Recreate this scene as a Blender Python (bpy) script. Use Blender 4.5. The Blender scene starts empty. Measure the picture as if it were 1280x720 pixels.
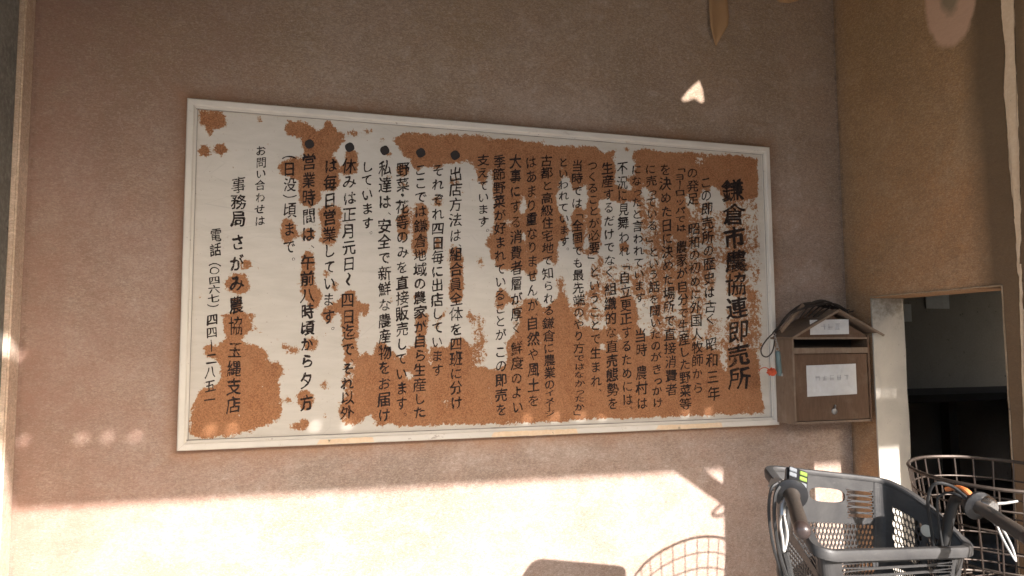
import bpy, bmesh, math, random
import numpy as np
from mathutils import Vector, Matrix, noise as mnoise
random.seed(7)
C = bpy.context.scene.collection
S = 0.91                       # metres per survey unit
Z0 = 1.10                      # height of the board's lower edge
# ------------------------------------------------------------------ camera
FL, YAW, PITCH, ROLL = 911.0, 0.292834, 0.0805378, -0.00654
CAM = Vector((0.307216*S, -2.308824*S, Z0+0.28783*S))
_f = Vector((math.sin(YAW)*math.cos(PITCH), math.cos(YAW)*math.cos(PITCH), math.sin(PITCH)))
_r0 = Vector((math.cos(YAW), -math.sin(YAW), 0)); _u0 = _r0.cross(_f)
_r = math.cos(ROLL)*_r0+math.sin(ROLL)*_u0; _u = -math.sin(ROLL)*_r0+math.cos(ROLL)*_u0
cd = bpy.data.cameras.new('camera'); cam = bpy.data.objects.new('camera', cd); C.objects.link(cam)
cam.matrix_world = Matrix(((_r.x,_u.x,-_f.x,CAM.x),(_r.y,_u.y,-_f.y,CAM.y),(_r.z,_u.z,-_f.z,CAM.z),(0,0,0,1)))
cd.sensor_width = 36; cd.lens = FL/1280*36; cd.clip_start = 0.02; cd.clip_end = 1000
sc = bpy.context.scene; sc.camera = cam
# ------------------------------------------------------------------ sky, sun, exposure
SUN = Vector((0.40, -1.0, 0.51)).normalized()      # towards the sun
w = bpy.data.worlds.new('World'); sc.world = w; w.use_nodes = True
nt = w.node_tree; bg = nt.nodes['Background']
sky = nt.nodes.new('ShaderNodeTexSky'); sky.sky_type = 'NISHITA'; sky.sun_disc = False
sky.sun_elevation = math.asin(SUN.z); sky.sun_rotation = math.atan2(SUN.x, SUN.y)
sky.air_density = 1.0; sky.dust_density = 2.2; sky.ozone_density = 0.4
nt.links.new(sky.outputs[0], bg.inputs[0]); bg.inputs[1].default_value = 0.125
sl = bpy.data.lights.new('sun', 'SUN'); sl.energy = 2.85; sl.angle = math.radians(0.53); sl.color = (1.0, 0.955, 0.935)
so = bpy.data.objects.new('sun', sl); C.objects.link(so); so.location = (2, -6, 6)
so.rotation_euler = SUN.to_track_quat('Z', 'Y').to_euler()
sc.view_settings.view_transform = 'Standard'; sc.view_settings.look = 'None'
sc.view_settings.gamma = 1; sc.view_settings.exposure = 2.27

# ------------------------------------------------------------------ helpers
def on_plane(px, py, Y):
    """the point of the plane y = Y (metres) that the surveyed photo pixel (1280 wide) shows"""
    d = _f + _r*((px-640)/FL) - _u*((py-360)/FL)
    t = (Y-CAM.y)/d.y
    return CAM + d*t
def on_side(px, py, X):
    d = _f + _r*((px-640)/FL) - _u*((py-360)/FL)
    return CAM + d*((X-CAM.x)/d.x)
def tagit(o, label=None, cat=None, group=None, kind=None):
    for k, v in (('label', label), ('category', cat), ('group', group), ('kind', kind)):
        if v: o[k] = v
    return o
def thing(name, loc, label, cat, rz=0, group=None):
    o = bpy.data.objects.new(name, None); C.objects.link(o); o.location = loc; o.rotation_euler = (0, 0, rz)
    o.empty_display_size = 0.1
    return tagit(o, label, cat, group)
def wmat(o):
    m = Matrix.Translation(o.location) @ o.rotation_euler.to_matrix().to_4x4()
    return wmat(o.parent) @ m if o.parent else m
def obj(name, bm, mat, parent=None, smooth=False, world=True, recalc=True):
    if recalc: bmesh.ops.recalc_face_normals(bm, faces=bm.faces[:])
    me = bpy.data.meshes.new(name); 
    if parent is not None and world: bm.transform(wmat(parent).inverted())
    if smooth:
        for f in bm.faces: f.smooth = True
    bm.to_mesh(me); bm.free()
    o = bpy.data.objects.new(name, me); C.objects.link(o)
    if mat: me.materials.append(mat)
    if parent is not None: o.parent = parent
    if smooth: 
        try: me.set_sharp_from_angle(angle=math.radians(40))
        except Exception: pass
    return o
def B(): return bmesh.new()
def box(bm, x0, x1, y0, y1, z0, z1, bev=0, mat=None):
    t = bmesh.new()
    vs = [t.verts.new(p) for p in [(x0,y0,z0),(x1,y0,z0),(x1,y1,z0),(x0,y1,z0),(x0,y0,z1),(x1,y0,z1),(x1,y1,z1),(x0,y1,z1)]]
    for f in [(0,3,2,1),(4,5,6,7),(0,1,5,4),(1,2,6,5),(2,3,7,6),(3,0,4,7)]: t.faces.new([vs[i] for i in f])
    if bev: bmesh.ops.bevel(t, geom=t.edges[:], offset=bev, segments=2, affect='EDGES')
    if mat is not None: t.transform(mat)
    me = bpy.data.meshes.new('t'); t.to_mesh(me); t.free(); bm.from_mesh(me); bpy.data.meshes.remove(me)
def tube(bm, pts, r, n=8, cap=True, closed=False):
    pts = [Vector(p) for p in pts]; N = len(pts)
    rr = r if isinstance(r, (list, tuple)) else [r]*N
    rings = []; up = None
    for i, p in enumerate(pts):
        a = pts[(i-1) % N] if (i > 0 or closed) else p
        b = pts[(i+1) % N] if (i < N-1 or closed) else p
        t = (b-a).normalized()
        if up is None:
            up = Vector((0,0,1)) if abs(t.z) < 0.9 else Vector((1,0,0))
        s = t.cross(up).normalized(); up = s.cross(t).normalized()
        rings.append([bm.verts.new(p + (s*math.cos(2*math.pi*k/n)+up*math.sin(2*math.pi*k/n))*rr[i]) for k in range(n)])
    for i in range(N if closed else N-1):
        A, D = rings[i], rings[(i+1) % N]
        for k in range(n): bm.faces.new((A[k], A[(k+1)%n], D[(k+1)%n], D[k]))
    if cap and not closed:
        bm.faces.new(rings[0][::-1]); bm.faces.new(rings[-1])
def spline(P, n=6, closed=False):
    P = [Vector(p) for p in P]; out = []; N = len(P)
    for i in range(N if closed else N-1):
        if closed: p0,p1,p2,p3 = P[(i-1)%N],P[i],P[(i+1)%N],P[(i+2)%N]
        else: p0,p1,p2,p3 = P[max(i-1,0)],P[i],P[i+1],P[min(i+2,N-1)]
        for k in range(n):
            t = k/n
            out.append(0.5*((2*p1)+(p2-p0)*t+(2*p0-5*p1+4*p2-p3)*t*t+(3*p1-p0-3*p2+p3)*t**3))
    if not closed: out.append(P[-1])
    return out
def prism(bm, poly, axis, a, b):
    """polygon extruded along axis ('x','y','z') from a to b"""
    def P(q, t):
        return {'x': (t,q[0],q[1]), 'y': (q[0],t,q[1]), 'z': (q[0],q[1],t)}[axis]
    A = [bm.verts.new(P(q,a)) for q in poly]; D = [bm.verts.new(P(q,b)) for q in poly]
    bm.faces.new(A); bm.faces.new(D[::-1])
    for i in range(len(poly)):
        j = (i+1) % len(poly); bm.faces.new((A[i],D[i],D[j],A[j]))
def lathe(bm, prof, c, axis, n=16):
    c = Vector(c); ax = Vector(axis).normalized()
    s = ax.orthogonal().normalized(); t = ax.cross(s)
    rings = []
    for r, h in prof:
        rings.append([bm.verts.new(c+ax*h+(s*math.cos(2*math.pi*k/n)+t*math.sin(2*math.pi*k/n))*max(r,1e-4)) for k in range(n)])
    for A, D in zip(rings, rings[1:]):
        for k in range(n): bm.faces.new((A[k],A[(k+1)%n],D[(k+1)%n],D[k]))
    bm.faces.new(rings[0]); bm.faces.new(rings[-1][::-1])

# ------------------------------------------------------------------ materials
class NT:
    def __init__(s, name):
        s.m = bpy.data.materials.new(name); s.m.use_nodes = True; s.t = s.m.node_tree
        s.p = s.t.nodes['Principled BSDF']
    def n(s, typ, **kw):
        x = s.t.nodes.new(typ)
        for k, v in kw.items():
            if k.startswith('_'): setattr(x, k[1:], v)
            else: x.inputs[k.replace('__', ' ')].default_value = v
        return x
    def l(s, a, b): s.t.links.new(a, b)
    def coords(s, scale=(1,1,1), loc=(0,0,0)):
        g = s.n('ShaderNodeNewGeometry'); mp = s.n('ShaderNodeMapping'); mp.inputs['Scale'].default_value = scale
        mp.inputs['Location'].default_value = loc
        s.l(g.outputs['Position'], mp.inputs['Vector']); return mp.outputs[0]
    def local(s, scale=(1,1,1)):
        g = s.n('ShaderNodeTexCoord'); mp = s.n('ShaderNodeMapping'); mp.inputs['Scale'].default_value = scale
        s.l(g.outputs['Object'], mp.inputs['Vector']); return mp.outputs[0]
    def noise(s, vec, scale, detail=4, rough=0.55, dist=0.0):
        x = s.n('ShaderNodeTexNoise', Scale=scale, Detail=detail, Roughness=rough, Distortion=dist)
        s.l(vec, x.inputs['Vector']); return x.outputs['Fac']
    def ramp(s, fac, stops, interp='LINEAR'):
        x = s.n('ShaderNodeValToRGB'); x.color_ramp.interpolation = interp
        e = x.color_ramp.elements
        while len(e) < len(stops): e.new(0.5)
        for i, (p, c) in enumerate(stops):
            e[i].position = p; e[i].color = (c if len(c) == 4 else (*c, 1)) if isinstance(c, (tuple, list)) else (c,c,c,1)
        s.l(fac, x.inputs[0]); return x.outputs[0]
    def mix(s, fac, a, b, mode='MIX'):
        x = s.n('ShaderNodeMix', _data_type='RGBA', _blend_type=mode)
        for v, i in ((fac, 0), (a, 6), (b, 7)):
            if isinstance(v, (int, float)): x.inputs[i].default_value = v
            elif isinstance(v, tuple): x.inputs[i].default_value = (*v, 1) if len(v) == 3 else v
            else: s.l(v, x.inputs[i])
        return x.outputs[2]
    def math(s, op, a, b=0.0, clamp=False):
        x = s.n('ShaderNodeMath', _operation=op, _use_clamp=clamp)
        for i, v in enumerate((a, b)):
            if isinstance(v, (int, float)): x.inputs[i].default_value = v
            else: s.l(v, x.inputs[i])
        return x.outputs[0]
    def bump(s, h, strength=0.3, dist=0.002, prev=None):
        x = s.n('ShaderNodeBump', Strength=strength, Distance=dist); s.l(h, x.inputs['Height'])
        if prev: s.l(prev, x.inputs['Normal'])
        return x.outputs[0]
    def out(s, col, rough=0.6, metal=0.0, bump=None, spec=None):
        for v, k in ((col, 'Base Color'), (rough, 'Roughness'), (metal, 'Metallic')):
            if isinstance(v, (int, float)): s.p.inputs[k].default_value = v
            elif isinstance(v, tuple): s.p.inputs[k].default_value = (*v, 1)
            else: s.l(v, s.p.inputs[k])
        if bump: s.l(bump, s.p.inputs['Normal'])
        if spec is not None: s.p.inputs['Specular IOR Level'].default_value = spec
        return s.m
def simple(name, c0, c1, scale=40, rough=0.6, metal=0, bs=0.15, bd=0.001, r1=None, det=5):
    m = NT(name); v = m.coords()
    n = m.noise(v, scale, det, 0.6); n2 = m.noise(v, scale*0.23, 3)
    col = m.mix(m.math('ADD', m.math('MULTIPLY', n, 0.5), m.math('MULTIPLY', n2, 0.5)), c0, c1)
    ro = m.ramp(n, [(0.3, rough), (0.7, r1 if r1 is not None else min(1, rough+0.15))])
    return m.out(col, ro, metal, m.bump(n, bs, bd))

def plaster(name, base, dark, pale, warm, warm_amt, crack_x=None, crack_plane='x', smears=True):
    m = NT(name); v = m.coords()
    big = m.noise(v, 1.6, 4, 0.6, 0.3); mid = m.noise(v, 6, 6, 0.65, 0.4); fine = m.noise(v, 90, 6, 0.7)
    col = m.mix(m.ramp(big, [(0.38, 0), (0.60, 1)]), base, dark)
    col = m.mix(m.math('MULTIPLY', m.ramp(mid, [(0.42, 0), (0.62, 1)]), warm_amt), col, warm)
    cloud = m.noise(m.coords((1, 1, 1.3), (3.1, 0, 1.7)), 3.1, 7, 0.7, 0.8)
    col = m.mix(m.math('MULTIPLY', m.ramp(cloud, [(0.50, 0), (0.66, 1)]), 0.55), col, pale)
    wash = m.noise(m.coords((1, 1, 0.8), (7.3, 2, 4.1)), 2.3, 6, 0.65, 0.6)
    col = m.mix(m.math('MULTIPLY', m.ramp(wash, [(0.50, 0), (0.64, 1)]), 0.55), col, tuple(c*0.62 for c in dark))
    # brush and trowel drags, mostly level
    drag = m.noise(m.coords((1.0, 1.0, 2.4)), 9, 8, 0.75, 0.9)
    col = m.mix(m.math('MULTIPLY', m.ramp(drag, [(0.48, 0), (0.78, 1)]), 0.5), col, pale)
    # darker yellow-brown tone growing towards the top, broken into wide clouds
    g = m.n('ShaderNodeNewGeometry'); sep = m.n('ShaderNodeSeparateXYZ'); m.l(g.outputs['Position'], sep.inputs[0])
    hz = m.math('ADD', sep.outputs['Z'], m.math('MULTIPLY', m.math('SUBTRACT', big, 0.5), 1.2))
    top_tone = m.ramp(m.math('MULTIPLY', m.math('SUBTRACT', hz, 1.55), 1.1, True), [(0, 0), (1, 1)])
    col = m.mix(m.math('MULTIPLY', top_tone, 0.62), col, (0.325, 0.215, 0.090))
    # fine pale scratches
    sc1 = m.n('ShaderNodeTexVoronoi', _feature='DISTANCE_TO_EDGE', Scale=6.5, Randomness=1.0)
    wv = m.n('ShaderNodeMix', _data_type='VECTOR'); wv.inputs[0].default_value = 0.25
    nn = m.n('ShaderNodeTexNoise', Scale=7.0, Detail=4.0); vv = m.coords((1, 1, 1.8)); m.l(vv, nn.inputs['Vector'])
    m.l(vv, wv.inputs[4]); m.l(nn.outputs['Color'], wv.inputs[5]); m.l(wv.outputs[1], sc1.inputs['Vector'])
    scr = m.ramp(sc1.outputs['Distance'], [(0.0, 1), (0.010, 0)])
    gate = m.ramp(m.noise(v, 4.3, 5, 0.75), [(0.50, 0), (0.60, 1)])
    scr = m.math('MULTIPLY', m.math('MULTIPLY', scr, gate), m.ramp(fine, [(0.4, 0), (0.6, 0.9)]))
    col = m.mix(m.math('MULTIPLY', scr, 0.55), col, tuple(min(1, c*1.5) for c in pale))
    blot = m.noise(m.coords((1, 1, 1.2), (1.9, 5, 2.2)), 15, 6, 0.75, 0.7)
    col = m.mix(m.math('MULTIPLY', m.ramp(blot, [(0.50, 0), (0.66, 1)]), 0.38), col, tuple(c*0.72 for c in dark))
    col = m.mix(m.math('MULTIPLY', m.ramp(blot, [(0.34, 1), (0.46, 0)]), 0.35), col, pale)
    for sc_i, (scl, str_, lc) in enumerate(((11.0, 3.2, (0,0,0)), (17.0, 0.45, (4,2,9)), (24.0, 1.6, (8,1,3)))):
        v2 = m.coords((1, 1, str_), lc); n2_ = m.n('ShaderNodeTexNoise', Scale=5.0, Detail=5.0); m.l(v2, n2_.inputs['Vector'])
        w2 = m.n('ShaderNodeMix', _data_type='VECTOR'); w2.inputs[0].default_value = 0.35; m.l(v2, w2.inputs[4]); m.l(n2_.outputs['Color'], w2.inputs[5])
        vo = m.n('ShaderNodeTexVoronoi', _feature='DISTANCE_TO_EDGE', Scale=scl); m.l(w2.outputs[1], vo.inputs['Vector'])
        g2 = m.ramp(m.noise(m.coords((1,1,1), (sc_i*3.3, 1, 2)), 8.0, 5, 0.8), [(0.53, 0), (0.62, 1)])
        s2 = m.math('MULTIPLY', m.math('MULTIPLY', m.ramp(vo.outputs['Distance'], [(0.0, 1), (0.022, 0)]), g2), m.ramp(fine, [(0.42, 0), (0.55, 1)]))
        col = m.mix(m.math('MULTIPLY', s2, 0.5), col, tuple(min(1, c*1.45) for c in pale))
    # flecks
    fl = m.ramp(m.noise(m.coords((1,1,1.8)), 46, 6, 0.85), [(0.54, 0), (0.70, 1)])
    col = m.mix(m.math('MULTIPLY', fl, 0.5), col, pale)
    pit = m.ramp(m.noise(v, 26, 3, 0.8), [(0.22, 1), (0.28, 0)])
    col = m.mix(m.math('MULTIPLY', pit, 0.5), col, (0.08, 0.06, 0.05))
    col = m.mix(m.math('MULTIPLY', m.ramp(fine, [(0.35, 0), (0.65, 1)]), 0.42), col, (0.16, 0.11, 0.085))
    if crack_x is not None:
        for cx in crack_x:
            ax = sep.outputs['X'] if crack_plane == 'x' else sep.outputs['Y']
            wob = m.math('MULTIPLY', m.math('SUBTRACT', m.noise(v, 5, 4), 0.5), 0.012)
            d = m.math('ABSOLUTE', m.math('ADD', m.math('SUBTRACT', ax, cx), wob))
            line = m.ramp(d, [(0.0015, 1), (0.0055, 0)])
            br = m.ramp(m.noise(m.coords((0.2, 0.2, 1)), 26, 4, 0.7), [(0.46, 0), (0.56, 1)])
            col = m.mix(m.math('MULTIPLY', m.math('MULTIPLY', line, br), 0.8), col, (0.05, 0.04, 0.035))
            near = m.ramp(d, [(0.0, 0.45), (0.06, 0)])
            col = m.mix(near, col, (0.22, 0.16, 0.12))
    fib = m.noise(m.coords((1.0, 1.0, 2.6), (2, 3, 5)), 120, 6, 0.85, 1.2)
    col = m.mix(m.math('MULTIPLY', m.ramp(fib, [(0.44, 1), (0.54, 0)]), 0.42), col, tuple(c*0.6 for c in dark))
    col = m.mix(m.math('MULTIPLY', m.ramp(fib, [(0.50, 0), (0.62, 1)]), 0.38), col, tuple(min(1, c*1.2) for c in pale))
    nb = m.bump(m.noise(m.coords((1,1,1.5)), 34, 6, 0.75), 0.4, 0.004)
    nb = m.bump(fib, 0.5, 0.0022, nb)
    nb = m.bump(mid, 0.3, 0.012, nb)
    return m, col, nb, sep, v

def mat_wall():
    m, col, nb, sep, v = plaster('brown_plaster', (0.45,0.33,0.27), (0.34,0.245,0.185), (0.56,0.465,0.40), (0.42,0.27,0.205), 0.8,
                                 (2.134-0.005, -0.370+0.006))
    # rust wash bled from the board into the plaster round its frame
    dx = m.math('SUBTRACT', m.math('ABSOLUTE', m.math('SUBTRACT', sep.outputs['X'], 0.91)), 0.913)
    dz = m.math('SUBTRACT', m.math('ABSOLUTE', m.math('SUBTRACT', sep.outputs['Z'], 1.5656)), 0.470)
    d = m.math('MAXIMUM', dx, dz)
    d = m.math('ADD', d, m.math('MULTIPLY', m.math('SUBTRACT', m.noise(v, 7, 6, 0.75), 0.5), 0.10))
    col = m.mix(m.ramp(d, [(0.0, 0.65), (0.02, 0.28), (0.05, 0)]), col, (0.34, 0.175, 0.09))
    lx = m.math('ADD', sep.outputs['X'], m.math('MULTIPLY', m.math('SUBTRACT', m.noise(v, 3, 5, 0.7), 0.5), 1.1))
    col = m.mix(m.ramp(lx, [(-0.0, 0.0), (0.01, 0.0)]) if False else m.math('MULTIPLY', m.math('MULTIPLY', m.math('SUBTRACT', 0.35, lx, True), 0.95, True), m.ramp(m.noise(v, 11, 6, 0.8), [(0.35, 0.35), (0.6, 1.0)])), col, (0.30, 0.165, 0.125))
    return m.out(col, 0.82, 0, nb, 0.25)
def mat_side():
    m, col, nb, sep, v = plaster('ochre_brown_plaster', (0.50,0.275,0.135), (0.36,0.205,0.105), (0.58,0.39,0.235), (0.49,0.235,0.095), 0.8,
                                 (-0.006,), 'y')
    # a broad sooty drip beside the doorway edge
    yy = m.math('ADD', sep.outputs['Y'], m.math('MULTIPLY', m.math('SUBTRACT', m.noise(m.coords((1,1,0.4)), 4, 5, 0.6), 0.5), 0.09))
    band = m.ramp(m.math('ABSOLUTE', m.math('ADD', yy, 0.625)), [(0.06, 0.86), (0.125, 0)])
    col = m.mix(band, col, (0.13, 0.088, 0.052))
    c0 = on_side(1187, -4, 2.134); e0 = on_side(1223, -4, 2.134); e1 = on_side(1187, 64, 2.134)
    ry, rz = abs(e0.y-c0.y), abs(e1.z-c0.z)
    wob = m.math('MULTIPLY', m.math('SUBTRACT', m.noise(v, 16, 5, 0.7), 0.5), 0.34)
    dy = m.math('DIVIDE', m.math('SUBTRACT', sep.outputs['Y'], c0.y), ry); dz = m.math('DIVIDE', m.math('SUBTRACT', sep.outputs['Z'], c0.z), rz)
    dd = m.math('ADD', m.math('SQRT', m.math('ADD', m.math('MULTIPLY', dy, dy), m.math('MULTIPLY', dz, dz))), wob)
    col = m.mix(m.ramp(dd, [(0.86, 0.9), (1.02, 0.0)]), col, (0.58,0.37,0.255))
    col = m.mix(m.ramp(dd, [(0.22, 0.85), (0.42, 0.0)]), col, (0.23, 0.19, 0.12))
    return m.out(col, 0.8, 0, nb, 0.25)
M = {}
M['wall'] = mat_wall(); M['side'] = mat_side()
def mat_concrete(name, a, b, c, bs=0.6):
    m = NT(name); v = m.coords()
    n = m.noise(v, 5, 8, 0.7, 0.5); f = m.noise(v, 70, 6, 0.75); k = m.noise(v, 25, 4, 0.7)
    col = m.mix(m.ramp(n, [(0.3,0),(0.7,1)]), a, b); col = m.mix(m.ramp(f, [(0.45,0),(0.7,0.7)]), col, c)
    col = m.mix(m.ramp(k, [(0.28,0.8),(0.36,0)]), col, (0.06,0.055,0.05))
    nb = m.bump(f, bs, 0.004); nb = m.bump(k, bs, 0.008, nb)
    return m.out(col, 0.9, 0, nb, 0.2)
M['concrete'] = mat_concrete('rough_grey_concrete', (0.20,0.19,0.165), (0.13,0.125,0.11), (0.32,0.31,0.28), 0.9)
M['floor'] = mat_concrete('pale_worn_concrete', (0.42,0.39,0.35), (0.36,0.33,0.295), (0.48,0.45,0.41), 0.3)
M['asphalt'] = mat_concrete('grey_asphalt', (0.12,0.115,0.11), (0.09,0.088,0.085), (0.18,0.175,0.17), 0.5)
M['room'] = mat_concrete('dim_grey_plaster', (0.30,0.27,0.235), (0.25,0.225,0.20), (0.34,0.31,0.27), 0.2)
def mat_jamb():
    m = NT('white_painted_render'); v = m.coords()
    n = m.noise(v, 7, 7, 0.7, 0.6); f = m.noise(v, 45, 6, 0.75)
    col = m.mix(m.ramp(n, [(0.35,0),(0.7,1)]), (0.52,0.47,0.40), (0.43,0.39,0.33))
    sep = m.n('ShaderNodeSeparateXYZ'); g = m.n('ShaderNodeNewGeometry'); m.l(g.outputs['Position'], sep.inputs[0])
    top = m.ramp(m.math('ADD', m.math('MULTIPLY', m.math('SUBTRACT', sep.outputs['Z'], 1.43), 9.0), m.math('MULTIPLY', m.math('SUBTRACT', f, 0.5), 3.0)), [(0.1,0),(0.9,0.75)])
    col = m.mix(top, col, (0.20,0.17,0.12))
    sp = m.ramp(m.noise(v, 60, 4, 0.8), [(0.66,0),(0.72,0.8)]); col = m.mix(sp, col, (0.12,0.10,0.08))
    hair = m.ramp(m.noise(m.coords((1,1,0.25)), 60, 4, 0.8), [(0.70,0),(0.76,0.6)]); col = m.mix(hair, col, (0.25,0.2,0.15))
    return m.out(col, 0.75, 0, m.bump(f, 0.4, 0.003), 0.3)
M['jamb'] = mat_jamb()
M['patch_pink'] = mat_concrete('bared_pink_render', (0.46,0.30,0.21), (0.40,0.25,0.17), (0.52,0.36,0.27), 0.4)
M['patch_grey'] = mat_concrete('bared_grey_render', (0.19,0.17,0.12), (0.15,0.14,0.10), (0.24,0.22,0.17), 0.6)
M['patch_tan'] = mat_concrete('tan_bared_render', (0.74,0.56,0.38), (0.66,0.49,0.33), (0.80,0.64,0.48), 0.4)
M['chip'] = mat_concrete('chipped_brown_render', (0.34,0.24,0.15), (0.26,0.18,0.11), (0.44,0.34,0.24), 0.6)
M['peel'] = simple('tan_curled_paint', (0.42,0.25,0.12), (0.33,0.19,0.09), 30, 0.7)
def mat_white(name, base=(0.66,0.61,0.54), scuff=0.5):
    m = NT(name); v = m.coords()
    n = m.noise(v, 5, 6, 0.7, 0.4); f = m.noise(v, 80, 5, 0.7)
    col = m.mix(m.ramp(n, [(0.35,0),(0.7,1)]), base, tuple(c*0.88 for c in base))
    dirt = m.ramp(m.noise(m.coords((1,1,1)), 33, 7, 0.8, 0.5), [(0.60,0),(0.72,scuff)])
    col = m.mix(dirt, col, (0.30,0.21,0.14))
    chip = m.ramp(m.noise(m.coords((0.6,1,1)), 24, 5, 0.7), [(0.66,0),(0.69,1)])
    col = m.mix(m.math('MULTIPLY', chip, scuff), col, (0.20,0.13,0.10))
    return m.out(col, 0.55, 0, m.bump(f, 0.15, 0.001), 0.4)
M['frame'] = mat_white('chalky_white_wood')
def mat_panel():
    m = NT('rusted_white_enamel'); v = m.coords()
    at = m.n('ShaderNodeAttribute', _attribute_name='rust', _attribute_type='GEOMETRY')
    a = at.outputs['Fac']
    n1 = m.noise(v, 34, 3, 0.6, 0.25); n2 = m.noise(v, 105, 5, 0.72, 0.3); n3 = m.noise(v, 300, 3, 0.7)
    nn = m.math('ADD', m.math('MULTIPLY', n1, 0.30), m.math('ADD', m.math('MULTIPLY', n2, 0.50), m.math('MULTIPLY', n3, 0.20)))
    val = m.math('ADD', a, m.math('MULTIPLY', m.math('SUBTRACT', nn, 0.5), 3.3))
    mask = m.ramp(val, [(0.485, 0), (0.515, 1)])
    halo = m.ramp(val, [(0.36, 0), (0.50, 1)])
    # enamel: off-white, faint grime drags
    g = m.noise(m.coords((1,1,5)), 6, 6, 0.7, 0.4)
    white = m.mix(m.ramp(g, [(0.4,0),(0.75,1)]), (0.57,0.52,0.455), (0.49,0.445,0.38))
    spk = m.ramp(m.noise(v, 120, 3, 0.7), [(0.69,0),(0.73,0.8)]); white = m.mix(spk, white, (0.28,0.20,0.13))
    hair = m.n('ShaderNodeTexVoronoi', _feature='DISTANCE_TO_EDGE', Scale=5.0); m.l(m.coords((1,1,2.6)), hair.inputs['Vector'])
    hr = m.math('MULTIPLY', m.ramp(hair.outputs['Distance'], [(0.0,1),(0.006,0)]), m.ramp(m.noise(v, 5, 4), [(0.5,0),(0.6,0.35)]))
    white = m.mix(hr, white, (0.30,0.28,0.25))
    white = m.mix(m.math('MULTIPLY', halo, 0.55), white, (0.46,0.29,0.14))
    # rust: granular, several browns
    gr = m.noise(v, 330, 3, 0.8); cl = m.noise(v, 14, 6, 0.7)
    rust = m.mix(m.ramp(gr, [(0.35,0),(0.68,1)]), (0.150,0.056,0.022), (0.46,0.21,0.095))
    rust = m.mix(m.ramp(cl, [(0.35,0.0),(0.75,0.6)]), rust, (0.38,0.19,0.095))
    rust = m.mix(m.ramp(m.noise(v, 40, 5, 0.75), [(0.62,0),(0.74,0.45)]), rust, (0.13,0.055,0.028))
    edge = m.math('MULTIPLY', m.ramp(val, [(0.515,1),(0.60,0)]), 0.6)
    rust = m.mix(edge, rust, (0.36,0.19,0.075))
    col = m.mix(mask, white, rust)
    ro = m.ramp(mask, [(0, 0.38), (1, 0.88)])
    nb = m.bump(m.math('ADD', m.math('MULTIPLY', mask, 0.5), m.math('MULTIPLY', m.math('MULTIPLY', gr, mask), 0.8)), 0.55, 0.0015)
    nb = m.bump(m.noise(v, 12, 4), 0.12, 0.004, nb)
    return m.out(col, ro, 0, nb, 0.35)
M['panel'] = mat_panel()
def mat_ink():
    m = NT('brushed_black_ink'); v = m.coords()
    n = m.noise(v, 130, 5, 0.75)
    k = m.noise(v, 18, 4, 0.7)
    col = m.mix(m.ramp(m.math('ADD', m.math('MULTIPLY', n, 0.6), m.math('MULTIPLY', k, 0.4)), [(0.42,0),(0.68,1)]), (0.016,0.012,0.012), (0.065,0.040,0.031))
    wear = m.math('ADD', m.math('MULTIPLY', m.noise(v, 210, 4, 0.8), 0.55), m.math('MULTIPLY', m.noise(v, 9, 4, 0.7), 0.45))
    tr = m.n('ShaderNodeBsdfTransparent'); mx = m.n('ShaderNodeMixShader'); m.l(m.ramp(wear, [(0.515, 0), (0.585, 0.92)]), mx.inputs[0])
    m.l(m.p.outputs[0], mx.inputs[1]); m.l(tr.outputs[0], mx.inputs[2])
    outn = [x for x in m.t.nodes if x.type == 'OUTPUT_MATERIAL'][0]; m.l(mx.outputs[0], outn.inputs[0])
    return m.out(col, 0.75, 0, m.bump(n, 0.3, 0.0006), 0.15)
M['ink'] = mat_ink()
def mat_wood(name, a, b, c, sc=(6,6,1.0), grain=14):
    m = NT(name); v = m.coords(sc)
    n = m.noise(v, grain, 7, 0.7, 1.2); f = m.noise(m.coords(), 40, 6, 0.7); big = m.noise(m.coords(), 9, 5, 0.7)
    col = m.mix(m.ramp(n, [(0.3,0),(0.7,1)]), a, b); col = m.mix(m.ramp(big, [(0.5,0),(0.75,0.8)]), col, c)
    col = m.mix(m.ramp(f, [(0.62,0),(0.75,0.5)]), col, (0.07,0.05,0.035))
    return m.out(col, 0.75, 0, m.bump(n, 0.3, 0.001), 0.3)
M['wood'] = mat_wood('weathered_brown_wood', (0.095,0.052,0.030), (0.145,0.085,0.052), (0.19,0.130,0.090))
M['wood_pale'] = mat_wood('weathered_pale_wood', (0.17,0.115,0.078), (0.24,0.17,0.12), (0.32,0.25,0.19))
M['wood_roof'] = mat_wood('dark_roof_board', (0.13,0.09,0.065), (0.18,0.13,0.095), (0.24,0.18,0.13))
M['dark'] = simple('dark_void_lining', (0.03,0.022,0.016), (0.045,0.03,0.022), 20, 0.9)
def mat_paper():
    m = NT('creased_white_paper'); v = m.coords()
    n = m.n('ShaderNodeTexVoronoi', Scale=38.0, Randomness=1.0); m.l(v, n.inputs['Vector'])
    g = m.noise(v, 14, 6, 0.7)
    col = m.mix(m.ramp(g, [(0.35,0),(0.7,1)]), (0.64,0.63,0.62), (0.54,0.52,0.50))
    return m.out(col, 0.7, 0, m.bump(n.outputs['Distance'], 0.8, 0.004), 0.3)
M['paper'] = mat_paper()
M['faint_ink'] = simple('faded_grey_ink', (0.33,0.31,0.31), (0.42,0.40,0.40), 60, 0.8)
M['steel'] = simple('dull_galvanised_steel', (0.42,0.42,0.42), (0.30,0.29,0.28), 120, 0.38, 0.9, 0.1, 0.0005)
M['chrome'] = simple('scratched_chrome', (0.62,0.62,0.61), (0.40,0.38,0.36), 60, 0.16, 1.0, 0.0, 0.0001, 0.35)
M['lever'] = simple('pale_alloy', (0.50,0.49,0.46), (0.36,0.35,0.33), 90, 0.38, 0.25, 0.05, 0.0004)
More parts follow.
